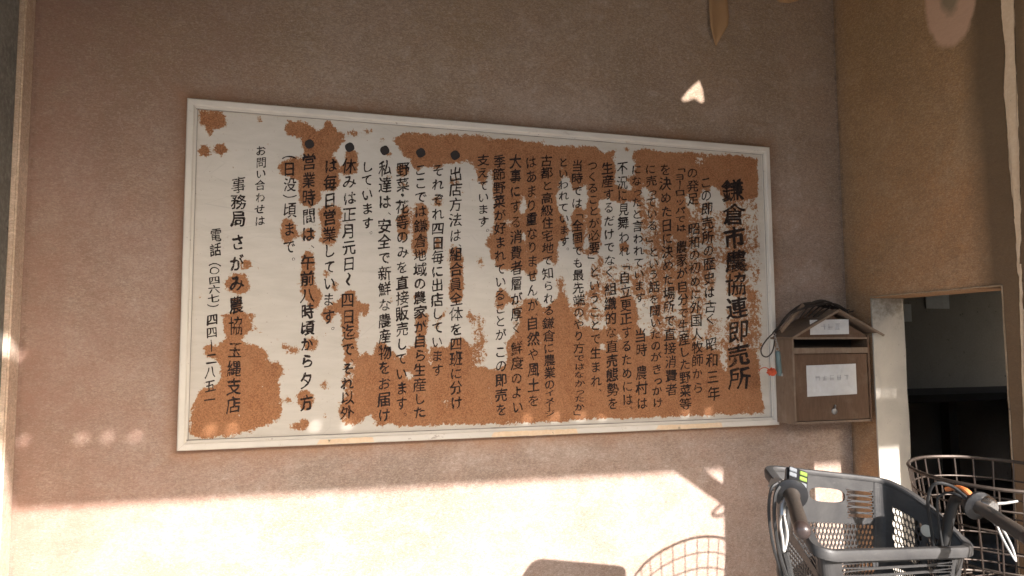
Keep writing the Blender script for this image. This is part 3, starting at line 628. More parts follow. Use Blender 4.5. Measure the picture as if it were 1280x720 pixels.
# the rust map: (value, outline in surveyed photo pixels)
def z2(L, ox=340, oy=130, s=4.8): return [(ox+x/s, oy+y/s) for x, y in L]
R3 = lambda L: z2(L, 340, 260); R4 = lambda L: z2(L, 340, 400); R5 = lambda L: z2(L, 580, 160, 5.536); R6 = lambda L: z2(L, 580, 280, 5.536)
R7 = lambda L: z2(L, 760, 170, 5.538); R8 = lambda L: z2(L, 760, 290, 5.538); R9 = lambda L: z2(L, 580, 400); R10 = lambda L: z2(L, 760, 400)
def circ(x, y, r, r2=None, n=14):
    r2 = r2 or r
    return [(x+r*math.cos(2*math.pi*k/n), y+r2*math.sin(2*math.pi*k/n)) for k in range(n)]
RL = z2; F = 1.0
rust = [
 (F, [(248,139),(262,137.5),(282,141),(283.5,158),(276,161.5),(262,161.5),(251,157),(248,150)]), (F, circ(261,164,5)), (F, circ(256,188,8.5)), (F, circ(277,187,8.5)),
 (F, circ(307,145,4,1.8)), (F, circ(324,149,4)), (F, circ(358,148,2.3)), (F, circ(334,183,3.6)), (F, circ(367,191,3)), (F, circ(265,178,2.4)),
 (F, RL([(70,130),(110,105),(170,105),(230,120),(260,160),(300,150),(325,95),(345,95),(360,140),(400,160),(440,170),(450,190),(420,230),(400,260),(380,300),(350,310),(400,330),(410,400),(410,480),(380,520),(330,525),(295,510),(290,580),(270,610),(230,620),(180,610),(155,590),(165,530),(160,450),(110,440),(60,430),(35,400),(35,360),(70,330),(130,325),(180,320),(190,280),(180,230),(190,210),(150,200),(110,190),(75,160)])),
 (0, RL(circ(308,290,12))), (F, RL(circ(265,115,14))), (F, RL(circ(470,172,14))), (F, RL(circ(503,183,20))), (F, RL(circ(565,172,32,17))), (F, RL(circ(655,215,18))), (F, RL(circ(702,300,20))), (F, RL(circ(130,295,12))), (F, RL(circ(615,162,8))),
 (F, RL([(440,280),(505,265),(515,330),(510,400),(515,425),(420,425),(415,380),(450,350)])),
 (F, R3([(275,20),(310,-20),(350,-20),(400,-10),(425,20),(410,80),(410,140),(380,190),(385,225),(330,235),(280,210),(300,150),(290,80)])),
 (F, R3([(40,90),(90,55),(130,75),(150,140),(150,175),(120,190),(105,245),(90,240),(85,205),(60,190),(50,130)])),
 (F, R3([(195,130),(240,115),(260,150),(250,195),(200,195),(180,180),(180,150)])),
 (F, R3([(185,275),(240,235),(250,290),(260,340),(250,380),(270,450),(290,500),(300,560),(270,610),(240,610),(210,580),(170,510),(165,400),(180,340),(165,310)])),
 (F, R3(circ(325,392,22))), (F, R3(circ(378,475,24,34))),
 (F, R3([(405,530),(440,500),(470,485),(510,505),(510,545),(540,575),(580,570),(595,600),(565,615),(530,610),(520,640),(515,740),(420,740),(410,640),(385,610),(370,600),(375,640),(350,695),(320,690),(300,650),(295,610),(350,580),(380,555)])),
 (F, R3(circ(562,640,22))), (F, R3(circ(577,690,12))),
 (F, R3([(745,80),(760,40),(790,-20),(825,-10),(830,80),(810,170),(800,210),(770,190),(750,120)])),
 (F, circ(503,213,7,8)), (0.62, circ(487,221,5)), (0.6, circ(503,232,7,6)),
 (F, R3([(850,0),(870,-30),(900,-40),(935,0),(945,100),(930,160),(940,250),(900,290),(840,285),(830,240),(850,150)])),
 (0.62, circ(547,208,7)), (0.62, circ(547,250,7,9)), (0.62, circ(548,306,6,9)), (0.62, circ(569,226,9,6)), (0.62, circ(578,240,4)),
 (F, R3([(1060,250),(1095,220),(1130,250),(1150,300),(1145,400),(1155,540),(1130,570),(1080,575),(1060,530),(1070,400),(1065,320)])),
 (F, R3(circ(857,540,20,22))), (F, R3([(855,640),(935,630),(945,660),(925,760),(865,760)])), (0.66, R3([(1000,640),(1060,590),(1070,610),(1010,690),(1000,740),(960,740)])), (0.66, R3(circ(1185,650,24,42))), (0.6, R3(circ(1240,320,14,40))), (0.6, R3(circ(710,545,16,24))),
 # left foot
 (F, [(235,545),(240,515),(246,495),(254,485),(268,484),(277,472),(272,450),(256,445),(255,434),(266,431),(276,430),(282,422),(278,405),(276,392),(285,392),(305,391),(322,393),(312,402),(318,410),(306,420),(300,428),(322,432),(334,440),(336,450),(350,462),(350,470),(340,474),(346,490),(352,508),(352,520),(338,530),(316,537),(290,544),(256,548)]),
 (F, [(281,352),(286,342),(305,340),(312,352),(312,363),(300,368),(284,364)]), (F, circ(307,330,7)), (F, circ(290,375,3)), (F, circ(251,370,3)), (F, circ(323,413,4)), (F, circ(336,400,2)), (F, circ(296,382,7,11)),
 (F, circ(366,438,9,5)), (F, circ(389,430,9,9)), (F, circ(352,419,2)), (F, circ(361,499,6,4)), (F, circ(382,500,11,14)), (F, circ(372,533,12,6)), (F, circ(381,529,6)), (F, circ(405,480,4,7)), (F, circ(405,520,4,5)), (F, circ(354,432,5)), (F, circ(345,425,2)), (F, circ(348,462,6,12)), (F, circ(344,487,6,14)),
 # lower centre
 (F, R4([(425,-5),(510,0),(520,50),(520,100),(490,130),(520,170),(520,240),(560,180),(600,220),(625,160),(650,120),(700,150),(740,190),(750,230),(790,240),(800,180),(860,150),(870,0),(930,0),(925,100),(930,220),(945,290),(960,260),(945,180),(960,150),(1060,170),(1080,110),(1150,110),(1180,150),(1210,230),(1225,285),(1260,300),(1260,632),(1000,632),(850,635),(750,645),(720,610),(680,640),(620,640),(600,565),(555,570),(540,620),(440,625),(400,580),(400,520),(430,480),(490,420),(500,350),(430,240)])),
 (0.55, R4([(430,240),(500,250),(500,350),(490,420),(430,480),(415,400)])), (0, R4(circ(820,335,22,26))), (0.2, R4(circ(575,470,25,14))), (0.2, R4(circ(568,525,15,12))), (0.2, R4(circ(625,285,18,10))), (0.15, R4([(1010,440),(1030,450),(1075,520),(1060,530),(1040,500)])), (0.1, R4([(935,140),(950,150),(955,270),(935,270)])),
 (0.46, [(586,395),(610,395),(600,430),(612,445),(604,460),(590,455)]), (0.62, circ(602,425,7,9)), (0.62, circ(598,395,4)), (0.66, R6(circ(120,270,28,30))), (0.66, R6(circ(45,630,22,40))), (0.55, R6(circ(105,575,20))), (0.5, R6(circ(75,405,20))),
 (F, R6([(215,455),(280,440),(300,480),(340,510),(330,545),(285,550),(280,600),(225,600),(215,540)])),
 # upper band
 (F, [(490,176),(494,171),(507,167),(517,164),(538,168),(570,168),(600,168),(616,173),(640,174),(674,178),(696,182),(724,183),(742,183),(753,189),(757,193),(764,188),(771,185),(771,192),(766,198),(770,214),(768,232),(780,236),(790,240),(790,250),(778,254),(765,252),(757,246),(748,252),(750,262),(752,280),(750,295),(752,308),(745,318),(730,318),(727,313),(735,312),(735,290),(733,262),(735,245),(732,232),(728,232),(719,241),(714,236),(712,223),(706,218),(699,229),(696,245),(697,261),(708,276),(711,291),(705,303),(698,299),(697,316),(696,332),(688,327),(681,323),(674,327),(670,332),(672,340),(668.5,350),(661,349),(654,338),(643,338),(634,338),(618,332),(612.5,314),(606,307),(616,284),(618,277),(617,263),(616,223),(615,209),(611,211),(608,225),(603,234),(597,222),(594,208),(590,205),(582,199),(571,207),(563,205),(548,203),(540,209),(527,207),(523,213),(517,211),(513,199),(504.5,194.6),(500,184)]),
 (F, [(716,262),(722,257),(731,262),(731,300),(728,314),(720,314),(715,290),(713,275)]), (F, R6(circ(940,245,20,30))), (0.7, circ(595,226,6,3)), (0.7, circ(590,204,5)),
 (0.1, R5([(395,470),(430,460),(430,560),(400,600),(410,690),(385,640)])), (0.2, R6([(385,30),(425,60),(440,130),(405,120),(390,70)])), (0.15, R5([(290,620),(325,640),(320,720),(300,690)])), (0.2, R5(circ(490,470,10,20))),
 (F, R7(circ(130,92,22,20))), (F, R6(circ(1105,160,38,42))),
 (0.52, R6([(640,330),(690,320),(700,420),(740,490),(650,490),(630,430)])),
 # lower band right of centre
 (F, [(599,530),(596,459),(610,460),(625,460),(634,452),(632,428),(642,418),(650,405),(650,390),(660,371),(672,374),(682,388),(690,377),(698,368),(708,370),(714,388),(724,404),(734,410),(745,407),(758,395),(764,372),(778,372),(793,374),(799,398),(806,420),(822,420),(832,408),(845,425),(862,425),(880,435),(893,430),(912,440),(930,436),(944,436),(946,455),(950,469),(951.6,492),(956,510),(955,517),(900,518.5),(860,520),(800,523),(720,526),(640,530)]),
 (0.52, [(712,385),(745,350),(750,330),(765,360),(760,405),(740,412),(722,408)]), (0.1, R9(circ(830,165,20,26))), (0.25, R9([(700,0),(850,0),(870,40),(800,60),(720,30)])), (0.3, R9(circ(930,110,12,40))), (0.5, [(640,375),(655,372),(650,405),(640,412)]),
 (0.2, R8([(190,500),(250,510),(270,560),(250,700),(200,640)])), (0.35, R10(circ(255,60,30,45))), (0.30, R10([(560,0),(720,0),(700,60),(720,300),(690,310),(665,230),(680,120),(600,60)])), (0.30, R10([(800,0),(870,0),(910,60),(910,200),(850,140),(820,60)])),
 # right, mottled
 (0.53, [(795,250),(800,300),(812,345),(800,372),(812,420),(850,425),(905,430),(908,400),(880,395),(900,340),(890,300),(888,250),(870,255),(850,330),(843,300),(840,262),(822,262),(820,240)]),
 (F, [(792,189),(807,186),(832,190),(868,190),(886,193),(913,193),(946,197),(948,247),(931,250),(919,250),(904,248),(897,237),(890,231),(886,240),(878,236),(872,257),(862,262),(858,300),(856,330),(848,330),(845,300),(842,290),(836,300),(828,298),(825,262),(821,242),(809,239),(807,231),(803,235),(802,253),(794,255),(787,249),(791,237),(783,224),(792,218),(794,205),(788,200)]),
 (0.3, R7(circ(210,160,32,14))), (0.3, R7(circ(190,345,12,20))), (0.2, R7([(540,380),(560,400),(600,480),(560,560),(540,450)])), (0.45, R7([(600,130),(700,150),(640,220),(590,200)])),
 (0.72, [(848,300),(860,300),(862,350),(858,410),(848,410),(846,350)]), (0.66, [(832,300),(842,300),(846,350),(838,370),(830,350)]), (0.66, [(880,278),(893,270),(893,300),(882,302)]), (0.6, [(816,335),(830,340),(828,400),(814,400)]), (0.64, [(793,340),(806,345),(806,372),(792,368)]),
 (0.2, [(843,370),(852,368),(850,400),(842,400)]), (0.15, [(806,375),(814,380),(812,410),(804,400)]), (0.25, [(866,395),(882,398),(880,425),(868,420)]),
 (0.66, [(908,290),(930,292),(932,340),(936,362),(925,378),(908,366),(906,330)]), (0.57, [(908,250),(930,250),(930,290),(908,290)]), (0.68, [(930,360),(943,362),(944,378),(930,380)]), (0.55, [(908,378),(945,385),(948,420),(935,440),(905,440)]), (0.45, [(888,400),(905,395),(905,440),(890,440)]),
 (0.62, [(945,440),(952,452),(948,470),(942,460)]),
]
nx, nz = 520, 266
px0, px1, pz0, pz1 = fw+0.002, W_-fw-0.002, Z0+fw+0.002, Z0+H_-fw-0.002
gx = np.linspace(px0, px1, nx); gz = np.linspace(pz0, pz1, nz)
GX, GZ = np.meshgrid(gx, gz)
field = np.zeros_like(GX)
for val, poly in rust:
    P = [bp(*q) for q in poly]
    if P[0] is None: continue
    X = np.array([p[0] for p in P]); Zv = np.array([p[1] for p in P])
    i0, i1 = np.searchsorted(gx, [X.min()-0.01, X.max()+0.01]); j0, j1 = np.searchsorted(gz, [Zv.min()-0.01, Zv.max()+0.01])
    sx, sz = GX[j0:j1, i0:i1], GZ[j0:j1, i0:i1]
    if sx.size == 0: continue
    ins = np.zeros(sx.shape, bool)
    for k in range(len(P)):
        xa, za, xb, zb = X[k], Zv[k], X[k-1], Zv[k-1]
        if za == zb: continue
        ins ^= ((za > sz) != (zb > sz)) & (sx < (xb-xa)*(sz-za)/(zb-za)+xa)
    sub = field[j0:j1, i0:i1]; sub[ins] = val
def blur(a, r, it=2):
    k = 2*r+1
    for _ in range(it):
        for ax in (0, 1):
            p = np.pad(a, [(r+1, r) if i == ax else (0, 0) for i in range(2)], mode='edge').cumsum(axis=ax)
            a = (np.take(p, range(k, p.shape[ax]), axis=ax)-np.take(p, range(0, p.shape[ax]-k), axis=ax))/k
    return a
for val, poly in ((0.47, [(905,252),(948,250),(950,300),(906,300)]), (0.50, [(930,300),(950,300),(952,440),(932,420)]), (0.52, [(862,262),(905,262),(905,330),(862,330)]), (0.50, [(735,330),(835,330),(835,372),(735,372)])):
    P = [bp(*q) for q in poly]; xa_, xb_ = min(p[0] for p in P), max(p[0] for p in P); za_, zb_ = min(p[1] for p in P), max(p[1] for p in P)
    m__ = (GX > xa_) & (GX < xb_) & (GZ > za_) & (GZ < zb_) & (field < val); field[m__] = val*0.86
field = blur(np.where(field >= 0.99, 0.93, field), 2, 2)
me = bpy.data.meshes.new('panel')
co = np.empty((nx*nz, 3), np.float32); co[:,0] = GX.ravel(); co[:,1] = YPN; co[:,2] = GZ.ravel()
co -= np.array(board.location, np.float32)
idx = np.arange(nx*nz).reshape(nz, nx)
fa = np.stack([idx[:-1,:-1], idx[:-1,1:], idx[1:,1:], idx[1:,:-1]], -1).reshape(-1, 4)
me.vertices.add(len(co)); me.vertices.foreach_set('co', co.ravel())
me.loops.add(fa.size); me.loops.foreach_set('vertex_index', fa.ravel())
me.polygons.add(len(fa)); me.polygons.foreach_set('loop_start', np.arange(0, fa.size, 4)); me.polygons.foreach_set('loop_total', np.full(len(fa), 4))
me.update(); me.validate()
at = me.attributes.new('rust', 'FLOAT', 'POINT'); at.data.foreach_set('value', field.ravel().astype(np.float32))
pn = bpy.data.objects.new('panel', me); C.objects.link(pn); pn.parent = board; me.materials.append(M['panel'])
b = B(); box(b, fw, W_-fw, YPN+0.001, -0.003, Z0+fw, Z0+H_-fw); obj('backing_sheet', b, M['wood_roof'], board)

# ---- lettering
# one entry per column: (pixel x at y=200, pixel x at y=500, character width, boldness, [(text, y0, y1), ...], bullet y or None)
COL = [
 (915.3,925,27,1.25,[('鎌倉市農協連即売所',224,488)],None),
 (881.5,892,15,0.5,[('この即売所の歴史は古く',220,406),('昭和三年',420,502)],None),
 (865,873,15,0.4,[('の発足',209,257),('昭和の初めに外国人牧師から',278,493)],None),
 (849,857,14.5,0.8,[('「ヨーロッパでは',207,291),('農家が自分で生産した野菜等',301,513)],None),
 (831,840,15,0.6,[('を決めた日に決めた場所で直接消費者',204,496)],None),
 (813,822,14.5,0.5,[('に売っている。」という話を聞いたのがきっかけ',205,511)],None),
 (795,803,14.5,0.6,[('になったと言われています。',205,386),('当時',410,447),('農村は',457,514)],None),
 (777.5,785,14.5,0.6,[('不況に見舞われ、',202,330),('「自立更正するためには、',326,515)],None),
 (759.5,766,15,0.6,[('生産するだけでなく、',202,354),('組織的な直売態勢を',353,514)],None),
 (740.5,746,14.5,0.5,[('つくることが必要」',200,329),('ということで生まれ、',331,492)],None),
 (721,724.5,14.5,0.5,[('当時では「全国でも最先端のやり方',200,443),('ではなかったか」',442,523)],None),
 (704,708,13.5,0.5,[('といわれています。',196,315)],None),
 (683.5,687,15,0.6,[('古都と高級住宅地で知られる鎌倉に農業の',193,488),('イメージ',487,521)],None),
 (664,667,15,0.5,[('はあまり重なりませんが、',194,398),('自然や風土を',395,511)],None),
 (644,646.5,15,0.6,[('大事にする消費者層が厚く、',192,426),('鮮度のよい',426,518)],None),
 (624,626.5,15.5,0.6,[('季節野菜が好まれていることが、',193,434),('この即売を',432,522)],None),
 (604,604,15.5,0.7,[('支えています。',193,292)],None),
 (569,570.5,16.5,0.8,[('出店方法は、',208,312),('組合員全体を四班に分け',309,513)],194),
 (547.5,546.5,16,0.8,[('それぞれ四日毎に出店しています',204,472)],None),
 (526,524.5,16.5,0.8,[('ここでは鎌倉地域の農家が自ら生産した',204,525)],191),
 (503.5,502,16.5,0.8,[('野菜・花等のみを直接販売しています。',202,523)],None),
 (481,480.5,17,0.8,[('私達は、',200,272),('安全で新鮮な農産物をお届け',273,529)],188),
 (459.5,458,16,0.7,[('しています。',200,296)],None),
 (437,434.2,17.5,0.9,[('休みは正月元日',197,340),('〜',340,358),('四日迄で、',365,456),('それ以外',452,525)],184),
 (413,410,17,0.9,[('は毎日営業しています。',197,416)],None),
 (386.5,383,17.5,1.0,[('営業時間は、',191,314),('午前八時頃から',318,462),('夕方',463,517)],180),
 (362,361,16.5,0.8,[('（',191,203),('日没',202,241),('）',239,251),('頃まで。',252,330)],None),
 (326,322,14,0.5,[('お問い合わせは',181,284)],None),
 (299.5,292,19,1.1,[('事務局',221,284),('さがみ',291,367),('農協',368,421),('玉縄支店',427,518)],None),
 (273.5,262,14.5,0.6,[('電話',285,321),('（',325,337),('〇四六七',333,379),('）',376,388),('四四',391,424),('ー',424,440),('二八五一',440,508)],None),
]
chars = sorted({(c, round(col[3], 1)) for col in COL for s_, a_, c_ in col[4] for c in s_})
fobs = {}
for ch, bold in chars:
    fc = bpy.data.curves.new('glyph', 'FONT'); fc.body = ch; fc.size = 1.0; fc.resolution_u = 4
    fc.offset = 0.0
    fo = bpy.data.objects.new('glyph', fc); C.objects.link(fo); fobs[(ch, bold)] = fo
bpy.context.view_layer.update()
dg = bpy.context.evaluated_depsgraph_get()
glyph = {}
for k, fo in fobs.items():
    mm = fo.evaluated_get(dg).to_mesh()
    V_ = np.array([v.co[:] for v in mm.vertices]); Fc = [tuple(p.vertices) for p in mm.polygons]
    glyph[k] = (V_, Fc); fo.evaluated_get(dg).to_mesh_clear()
for fo in fobs.values():
    cdat = fo.data; bpy.data.objects.remove(fo); bpy.data.curves.remove(cdat)
ROT = set('「」（）ー〜')
SMALL = set('っ')
rg = random.Random(3)
YI = YPN-0.0008
def put(name, vs_, fs_, mk='ink'):
    me = bpy.data.meshes.new(name); me.from_pydata(vs_, [], fs_); me.update(); me.materials.append(M[mk])
    o = bpy.data.objects.new(name, me); C.objects.link(o); o.parent = board
for xa, xb, cw, bold, segs, bullet in COL:
    bold = round(bold, 1)
    def xc(y): return xa+(xb-xa)*(y-200)/300
    for text, y0, y1 in segs:
        vs_, fs_ = [], []
        wts = [0.42 if c in '、。・' else (0.78 if c in 'っー「」く' else (0.92 if c in 'のにしいりこ' else 1.0)) for c in text]
        tot = sum(wts); yy = y0
        for c, wt in zip(text, wts):
            hh = (y1-y0)*wt/tot; cyp = yy+hh/2; yy += hh
            V_, Fc = glyph[(c, bold)]
            if len(V_) == 0: continue
            lo, hi = V_.min(0), V_.max(0); ctr = np.array([0.5, 0.36, 0]) if c not in ROT else (lo+hi)/2
            if c in '、。': ctr = (lo+hi)/2
            P = (V_-ctr)[:, :2]
            if c in ROT: P = np.stack([P[:,1], -P[:,0]], 1)
            full = (y1-y0)/tot
            sy = min(full, cw*1.25)*(1.0 if wt >= 0.9 else 1.0)*0.98; sx_ = cw*1.02
            if ord(c) < 0x3100 and c not in ROT: sx_ *= 0.92; sy *= 0.90
            if c in '、。': sx_ = sy = cw*0.75
            if c == 'ー' : sy = max(sy, 14); sx_ = cw*0.8
            if c in '（）': sx_ = cw*1.1; sy = cw*0.9
            if c in '「」': sy = cw; sx_ = cw*0.9
            a = rg.uniform(-0.05, 0.05); sh = 0.11+rg.uniform(-0.04, 0.05)
            X = P[:,0]*(1+rg.uniform(-0.06, 0.06)); Y = P[:,1]*(1+rg.uniform(-0.05, 0.05))
            Y = Y+sh*X*(0 if c in ROT else 1)
            X, Y = X*math.cos(a)-Y*math.sin(a), X*math.sin(a)+Y*math.cos(a)
            # unsteady brush
            ph = rg.uniform(0, 6); X = X+0.024*np.sin(7*Y+ph)+0.012*np.sin(23*Y+ph*2); Y = Y+0.016*np.sin(6*X+ph*1.7)+0.007*np.sin(21*X+ph)
            dx_, dy_ = rg.uniform(-0.5, 0.5), rg.uniform(-0.4, 0.4)
            if c in '、。': dx_ += cw*0.32; dy_ -= 1.0
            if c == 'っ': dx_ += 1.5
            if c == '「': dx_ += 2.5; dy_ += 2
            if c == '」': dx_ -= 3.5; dy_ -= 2
            wt_ = (0.005+0.017*bold)*rg.uniform(0.6, 1.25)
            shifts = [(-wt_,0.3*wt_),(wt_,-0.3*wt_),(0.0,wt_*0.8),(0.0,-wt_*0.8)] if c not in '、。' else [(0,0)]
            for li, (ox_, oy_) in enumerate(shifts):
                base = len(vs_); yl = YI-0.00006*li
                for k in range(len(X)):
                    sw_ = 1.15+2.4*mnoise.noise((X[k]*2.6+ph*3, Y[k]*2.6, ph))+1.0*mnoise.noise((X[k]*7+ph, Y[k]*7, ph*2))
                    sw_ = min(2.6, max(0.0, sw_))
                    p = on_plane(xc(cyp)+dx_+(X[k]+ox_*sw_)*sx_, cyp+dy_-(Y[k]+oy_*sw_)*sy, yl)
                    vs_.append((p.x-board.location.x, yl-board.location.y, p.z-board.location.z))
                fs_ += [tuple(base+i for i in f) for f in Fc]
        put('lettering', vs_, fs_)
    if bullet:
        n_ = 20; vs_ = []
        for k in range(n_):
            r_ = 5.9*(1+0.05*math.sin(k*1.3)+rg.uniform(-0.03, 0.03))
            p = on_plane(xc(bullet)+r_*math.cos(2*math.pi*k/n_), bullet+r_*math.sin(2*math.pi*k/n_), YI-0.0003)
            vs_.append((p.x-board.location.x, YI-0.0003-board.location.y, p.z-board.location.z))
        put('bullet', vs_, [tuple(range(n_))], 'solid_ink')

# ------------------------------------------------------------------ letter box
YM = -0.118
def mp(px, py, Y=YM): return on_plane(px, py, Y)
xl, xr = mp(991, 480).x, mp(1087.5, 480).x; zb = mp(1040, 528.5).z; ze = mp(1000, 419).z; zt = mp(1043, 389).z; xm = (xl+xr)/2
box_t = thing('letter_box', (xm, -0.05, zb), 'small wooden letter box with a gabled roof hung in the corner by the doorway', 'letter box')
T = 0.007
b = B(); prism(b, [(xl,zb),(xr,zb),(xr,ze),(xm,zt-0.006),(xl,ze)], 'y', -0.0145, -0.003); obj('back_board', b, M['wood'], box_t)
for xa_ in (xl, xr-T):
    b = B(); box(b, xa_, xa_+T, YM-0.004, -0.015, zb, ze-0.001, 0.0006); obj('side_board', b, M['wood_pale'] if xa_ == xl else M['wood'], box_t)
b = B(); box(b, xl+T+0.0003, xr-T-0.0003, YM-0.003, -0.015, zb, zb+T, 0.0006); obj('bottom_board', b, M['wood_pale'], box_t)
zs1, zs0 = mp(1040, 423).z, mp(1040, 434.5).z; zd1 = mp(1040, 442).z
b = B(); prism(b, [(xl+T+0.0005,zs1),(xr-T-0.0005,zs1),(xr-T-0.0005,ze),(xm,zt-0.008),(xl+T+0.0005,ze)], 'y', YM, YM+0.006); obj('gable_board', b, M['wood'], box_t)
b = B(); box(b, xl+T, xr-T, YM-0.005, YM+0.004, zd1+0.001, zs0, 0.0008); obj('slot_rail', b, M['wood_pale'], box_t)
b = B(); box(b, xl+T, xr-T, YM-0.004, YM+0.005, zs1-0.0025, zs1+0.004, 0.0006); obj('slot_rail', b, M['wood_pale'], box_t)
b = B(); box(b, xl+T+0.001, xr-T-0.001, YM+0.070, YM+0.073, zd1, ze); obj('slot_shade_sheet', b, M['dark'], box_t)  # dark sheet standing in for the shade inside the open slot
b = B(); box(b, xl+T+0.0018, xr-T-0.0018, YM-0.0015, YM+0.006, zb+T+0.0018, zd1-0.0012, 0.0012); dr = obj('door', b, M['wood'], box_t)
def paper(px_, name, parent, dz=0.0):
    P = [mp(x, y, YM-0.0022-dz) for x, y in px_]
    b = B(); n_ = 14; rows = []
    for i in range(n_+1):
        row = []
        for k in range(n_+1):
            a = P[0].lerp(P[1], k/n_); c = P[3].lerp(P[2], k/n_); p = a.lerp(c, i/n_)
            p.y -= 0.0012*abs(mnoise.noise((p.x*45, 0, p.z*45)))+0.0006
            row.append(b.verts.new(p))
        rows.append(row)
    for A, D in zip(rows, rows[1:]):
        for k in range(n_): b.faces.new((A[k],A[k+1],D[k+1],D[k]))
    return obj(name, b, M['paper'], parent, recalc=False)
pd = paper([(1007.5,457),(1069.5,454.5),(1071,492.5),(1009,496)], 'paper_notice', dr)
pg = paper([(1012,400),(1060.5,399),(1061,417.5),(1012.5,418.5)], 'name_paper', box_t, 0.001)
# faded writing on the two papers
def scribble(px_list, parent, dz, r=0.0006):
    b = B()
    for L in px_list:
        tube(b, [mp(x, y, YM-0.0045-dz) for x, y in L], r, 4)
    obj('faint_writing', b, M['faint_ink'], parent)
rg2 = random.Random(5)
def glyphish(cx_, cy_, s_, lines):
    for _ in range(5):
        if rg2.random() < 0.5:
            y_ = cy_+rg2.uniform(-s_, s_); lines.append([(cx_-s_*0.8, y_), (cx_+s_*0.8, y_-0.3)])
        else:
            x_ = cx_+rg2.uniform(-s_*0.7, s_*0.7); lines.append([(x_, cy_-s_), (x_+rg2.uniform(-1,1), cy_+s_)])
L_ = []
for k in range(3): glyphish(1029+k*9, 408.5, 3.6, L_)
scribble(L_, box_t, 0.001)
L_ = []
for k in range(5): glyphish(1022+k*9, 473-k*0.4, 3.0, L_)
scribble(L_, dr, 0)
kb = mp(1042, 514, YM); b = B()
lathe(b, [(0.0095,0),(0.0105,0.002),(0.0095,0.0045),(0.0085,0.005)], (kb.x,YM-0.0015,kb.z), (0,-1,0), 18)
box(b, kb.x-0.002, kb.x+0.002, YM-0.011, YM-0.005, kb.z+0.008, kb.z+0.021, 0.0008); obj('knob', b, M['steel'], dr, smooth=True)
# roof boards, each slope its own board
rt = 0.0065
el = mp(985, 421.5); er = mp(1099, 418.5); ap = mp(1043, 387)
for sgn, e_ in ((-1, el), (1, er)):
    d = Vector((e_.x-ap.x, 0, e_.z-ap.z)); n_ = Vector((-d.z, 0, d.x)).normalized(); n_ = n_ if n_.z > 0 else -n_
    q = [Vector((ap.x,0,ap.z)), Vector((e_.x,0,e_.z)), Vector((e_.x,0,e_.z))-n_*rt, Vector((ap.x,0,ap.z))-n_*rt]
    if sgn == 1: q[0] = q[0]+d.normalized()*0.0005; q[3] = q[3]+d.normalized()*0.0005
    b = B(); prism(b, [(min(v_.x, XR-0.003), v_.z if v_.x <= XR-0.003 else v_.z+(v_.x-XR+0.003)*(ap.z-e_.z)/(e_.x-ap.x)) for v_ in q], 'y', YM-0.018, -0.004); obj('roof_board', b, M['wood_roof'], box_t)
    b = B(); prism(b, [(v_.x+0.0, v_.z+0.0008) for v_ in q], 'y', YM-0.024, YM-0.0183); obj('barge_board', b, M['wood_pale'], box_t)

# cord thrown over the letter-box roof
cd_t = thing('cord_bundle', (el.x, -0.07, el.z), 'dark tangled cord draped over the letter-box roof', 'cord')
b = B()
rg3 = random.Random(11)
for k in range(9):
    f = k/8; Yk = -0.035-0.055*f
    top = (1006+f*30+rg3.uniform(-2,2), 379-2*math.sin(f*3)+rg3.uniform(-1.5,1.5))
    pts = [on_plane(967+rg3.uniform(-1,2), 417+rg3.uniform(-2,2), -0.10), on_plane(975+3*f, 406-2*f, -0.085), on_plane(986+6*f, 392-2*f, Yk-0.012), on_plane(*top, Yk),
           on_plane(top[0]+20, top[1]+4+3*f, Yk-0.004), on_plane(1052+8*f, 388+5*f, Yk-0.006)]
    tube(b, spline(pts, 6), 0.0029, 6)
for k in range(9):
    x0_ = 1006+k*5.6; tube(b, spline([on_plane(x0_+16, 376+k*1.6, -0.05), on_plane(x0_+5, 383+k, -0.08), on_plane(x0_-6, 397-k*0.4, -0.106)], 5), 0.0024, 6)
tube(b, spline([on_plane(967,416,-0.125), on_plane(958,425,-0.130), on_plane(951.5,436,-0.135), on_plane(953,444,-0.135), on_plane(959,446,-0.135), on_plane(965,440,-0.134), on_plane(968,428,-0.130), on_plane(968,416,-0.125)], 6), 0.0021, 6)
obj('cord', b, M['cord'], cd_t, smooth=True)
b = B(); P0, P1 = on_plane(977, 414, -0.125), on_plane(1005, 381, -0.085); d = (P1-P0)
nn_ = Vector((-d.z, 0, d.x)).normalized()*0.0055
q = [P0+nn_, P0-nn_, P1-nn_*0.9, P1+nn_*1.1]
A = [b.verts.new(v_) for v_ in q]; D = [b.verts.new(v_+Vector((0,0.006,0))) for v_ in q]
b.faces.new(A); b.faces.new(D[::-1])
for i in range(4): b.faces.new((A[i],D[i],D[(i+1)%4],A[(i+1)%4]))
sl_ = obj('wood_slat', b, M['wood_pale']); tagit(sl_, 'pale split wood slat lying among the cords on the letter-box roof', 'slat')
kt = thing('key_fob', tuple(on_plane(972, 455, -0.135)), 'grey teal fob on a chain with orange red string, hanging beside the letter box', 'key fob')
b = B()
for k in range(6):
    c_ = on_plane(968+0.8*k, 418+3.0*k, -0.134); ang = k%2*1.4
    tube(b, [c_+Vector((0.0032*math.cos(a)*math.cos(ang), 0.0032*math.cos(a)*math.sin(ang), 0.0048*math.sin(a))) for a in np.linspace(0, 2*math.pi, 11)[:-1]], 0.0008, 5, closed=True)
c_ = on_plane(971.5, 436, -0.135)
tube(b, [c_+Vector((0.007*math.cos(a), 0, 0.006*math.sin(a))) for a in np.linspace(0, 2*math.pi, 15)[:-1]], 0.0012, 5, closed=True)
obj('chain', b, M['steel'], kt)
b = B(); P0, P1 = on_plane(972, 439, -0.135), on_plane(974.5, 470, -0.135)
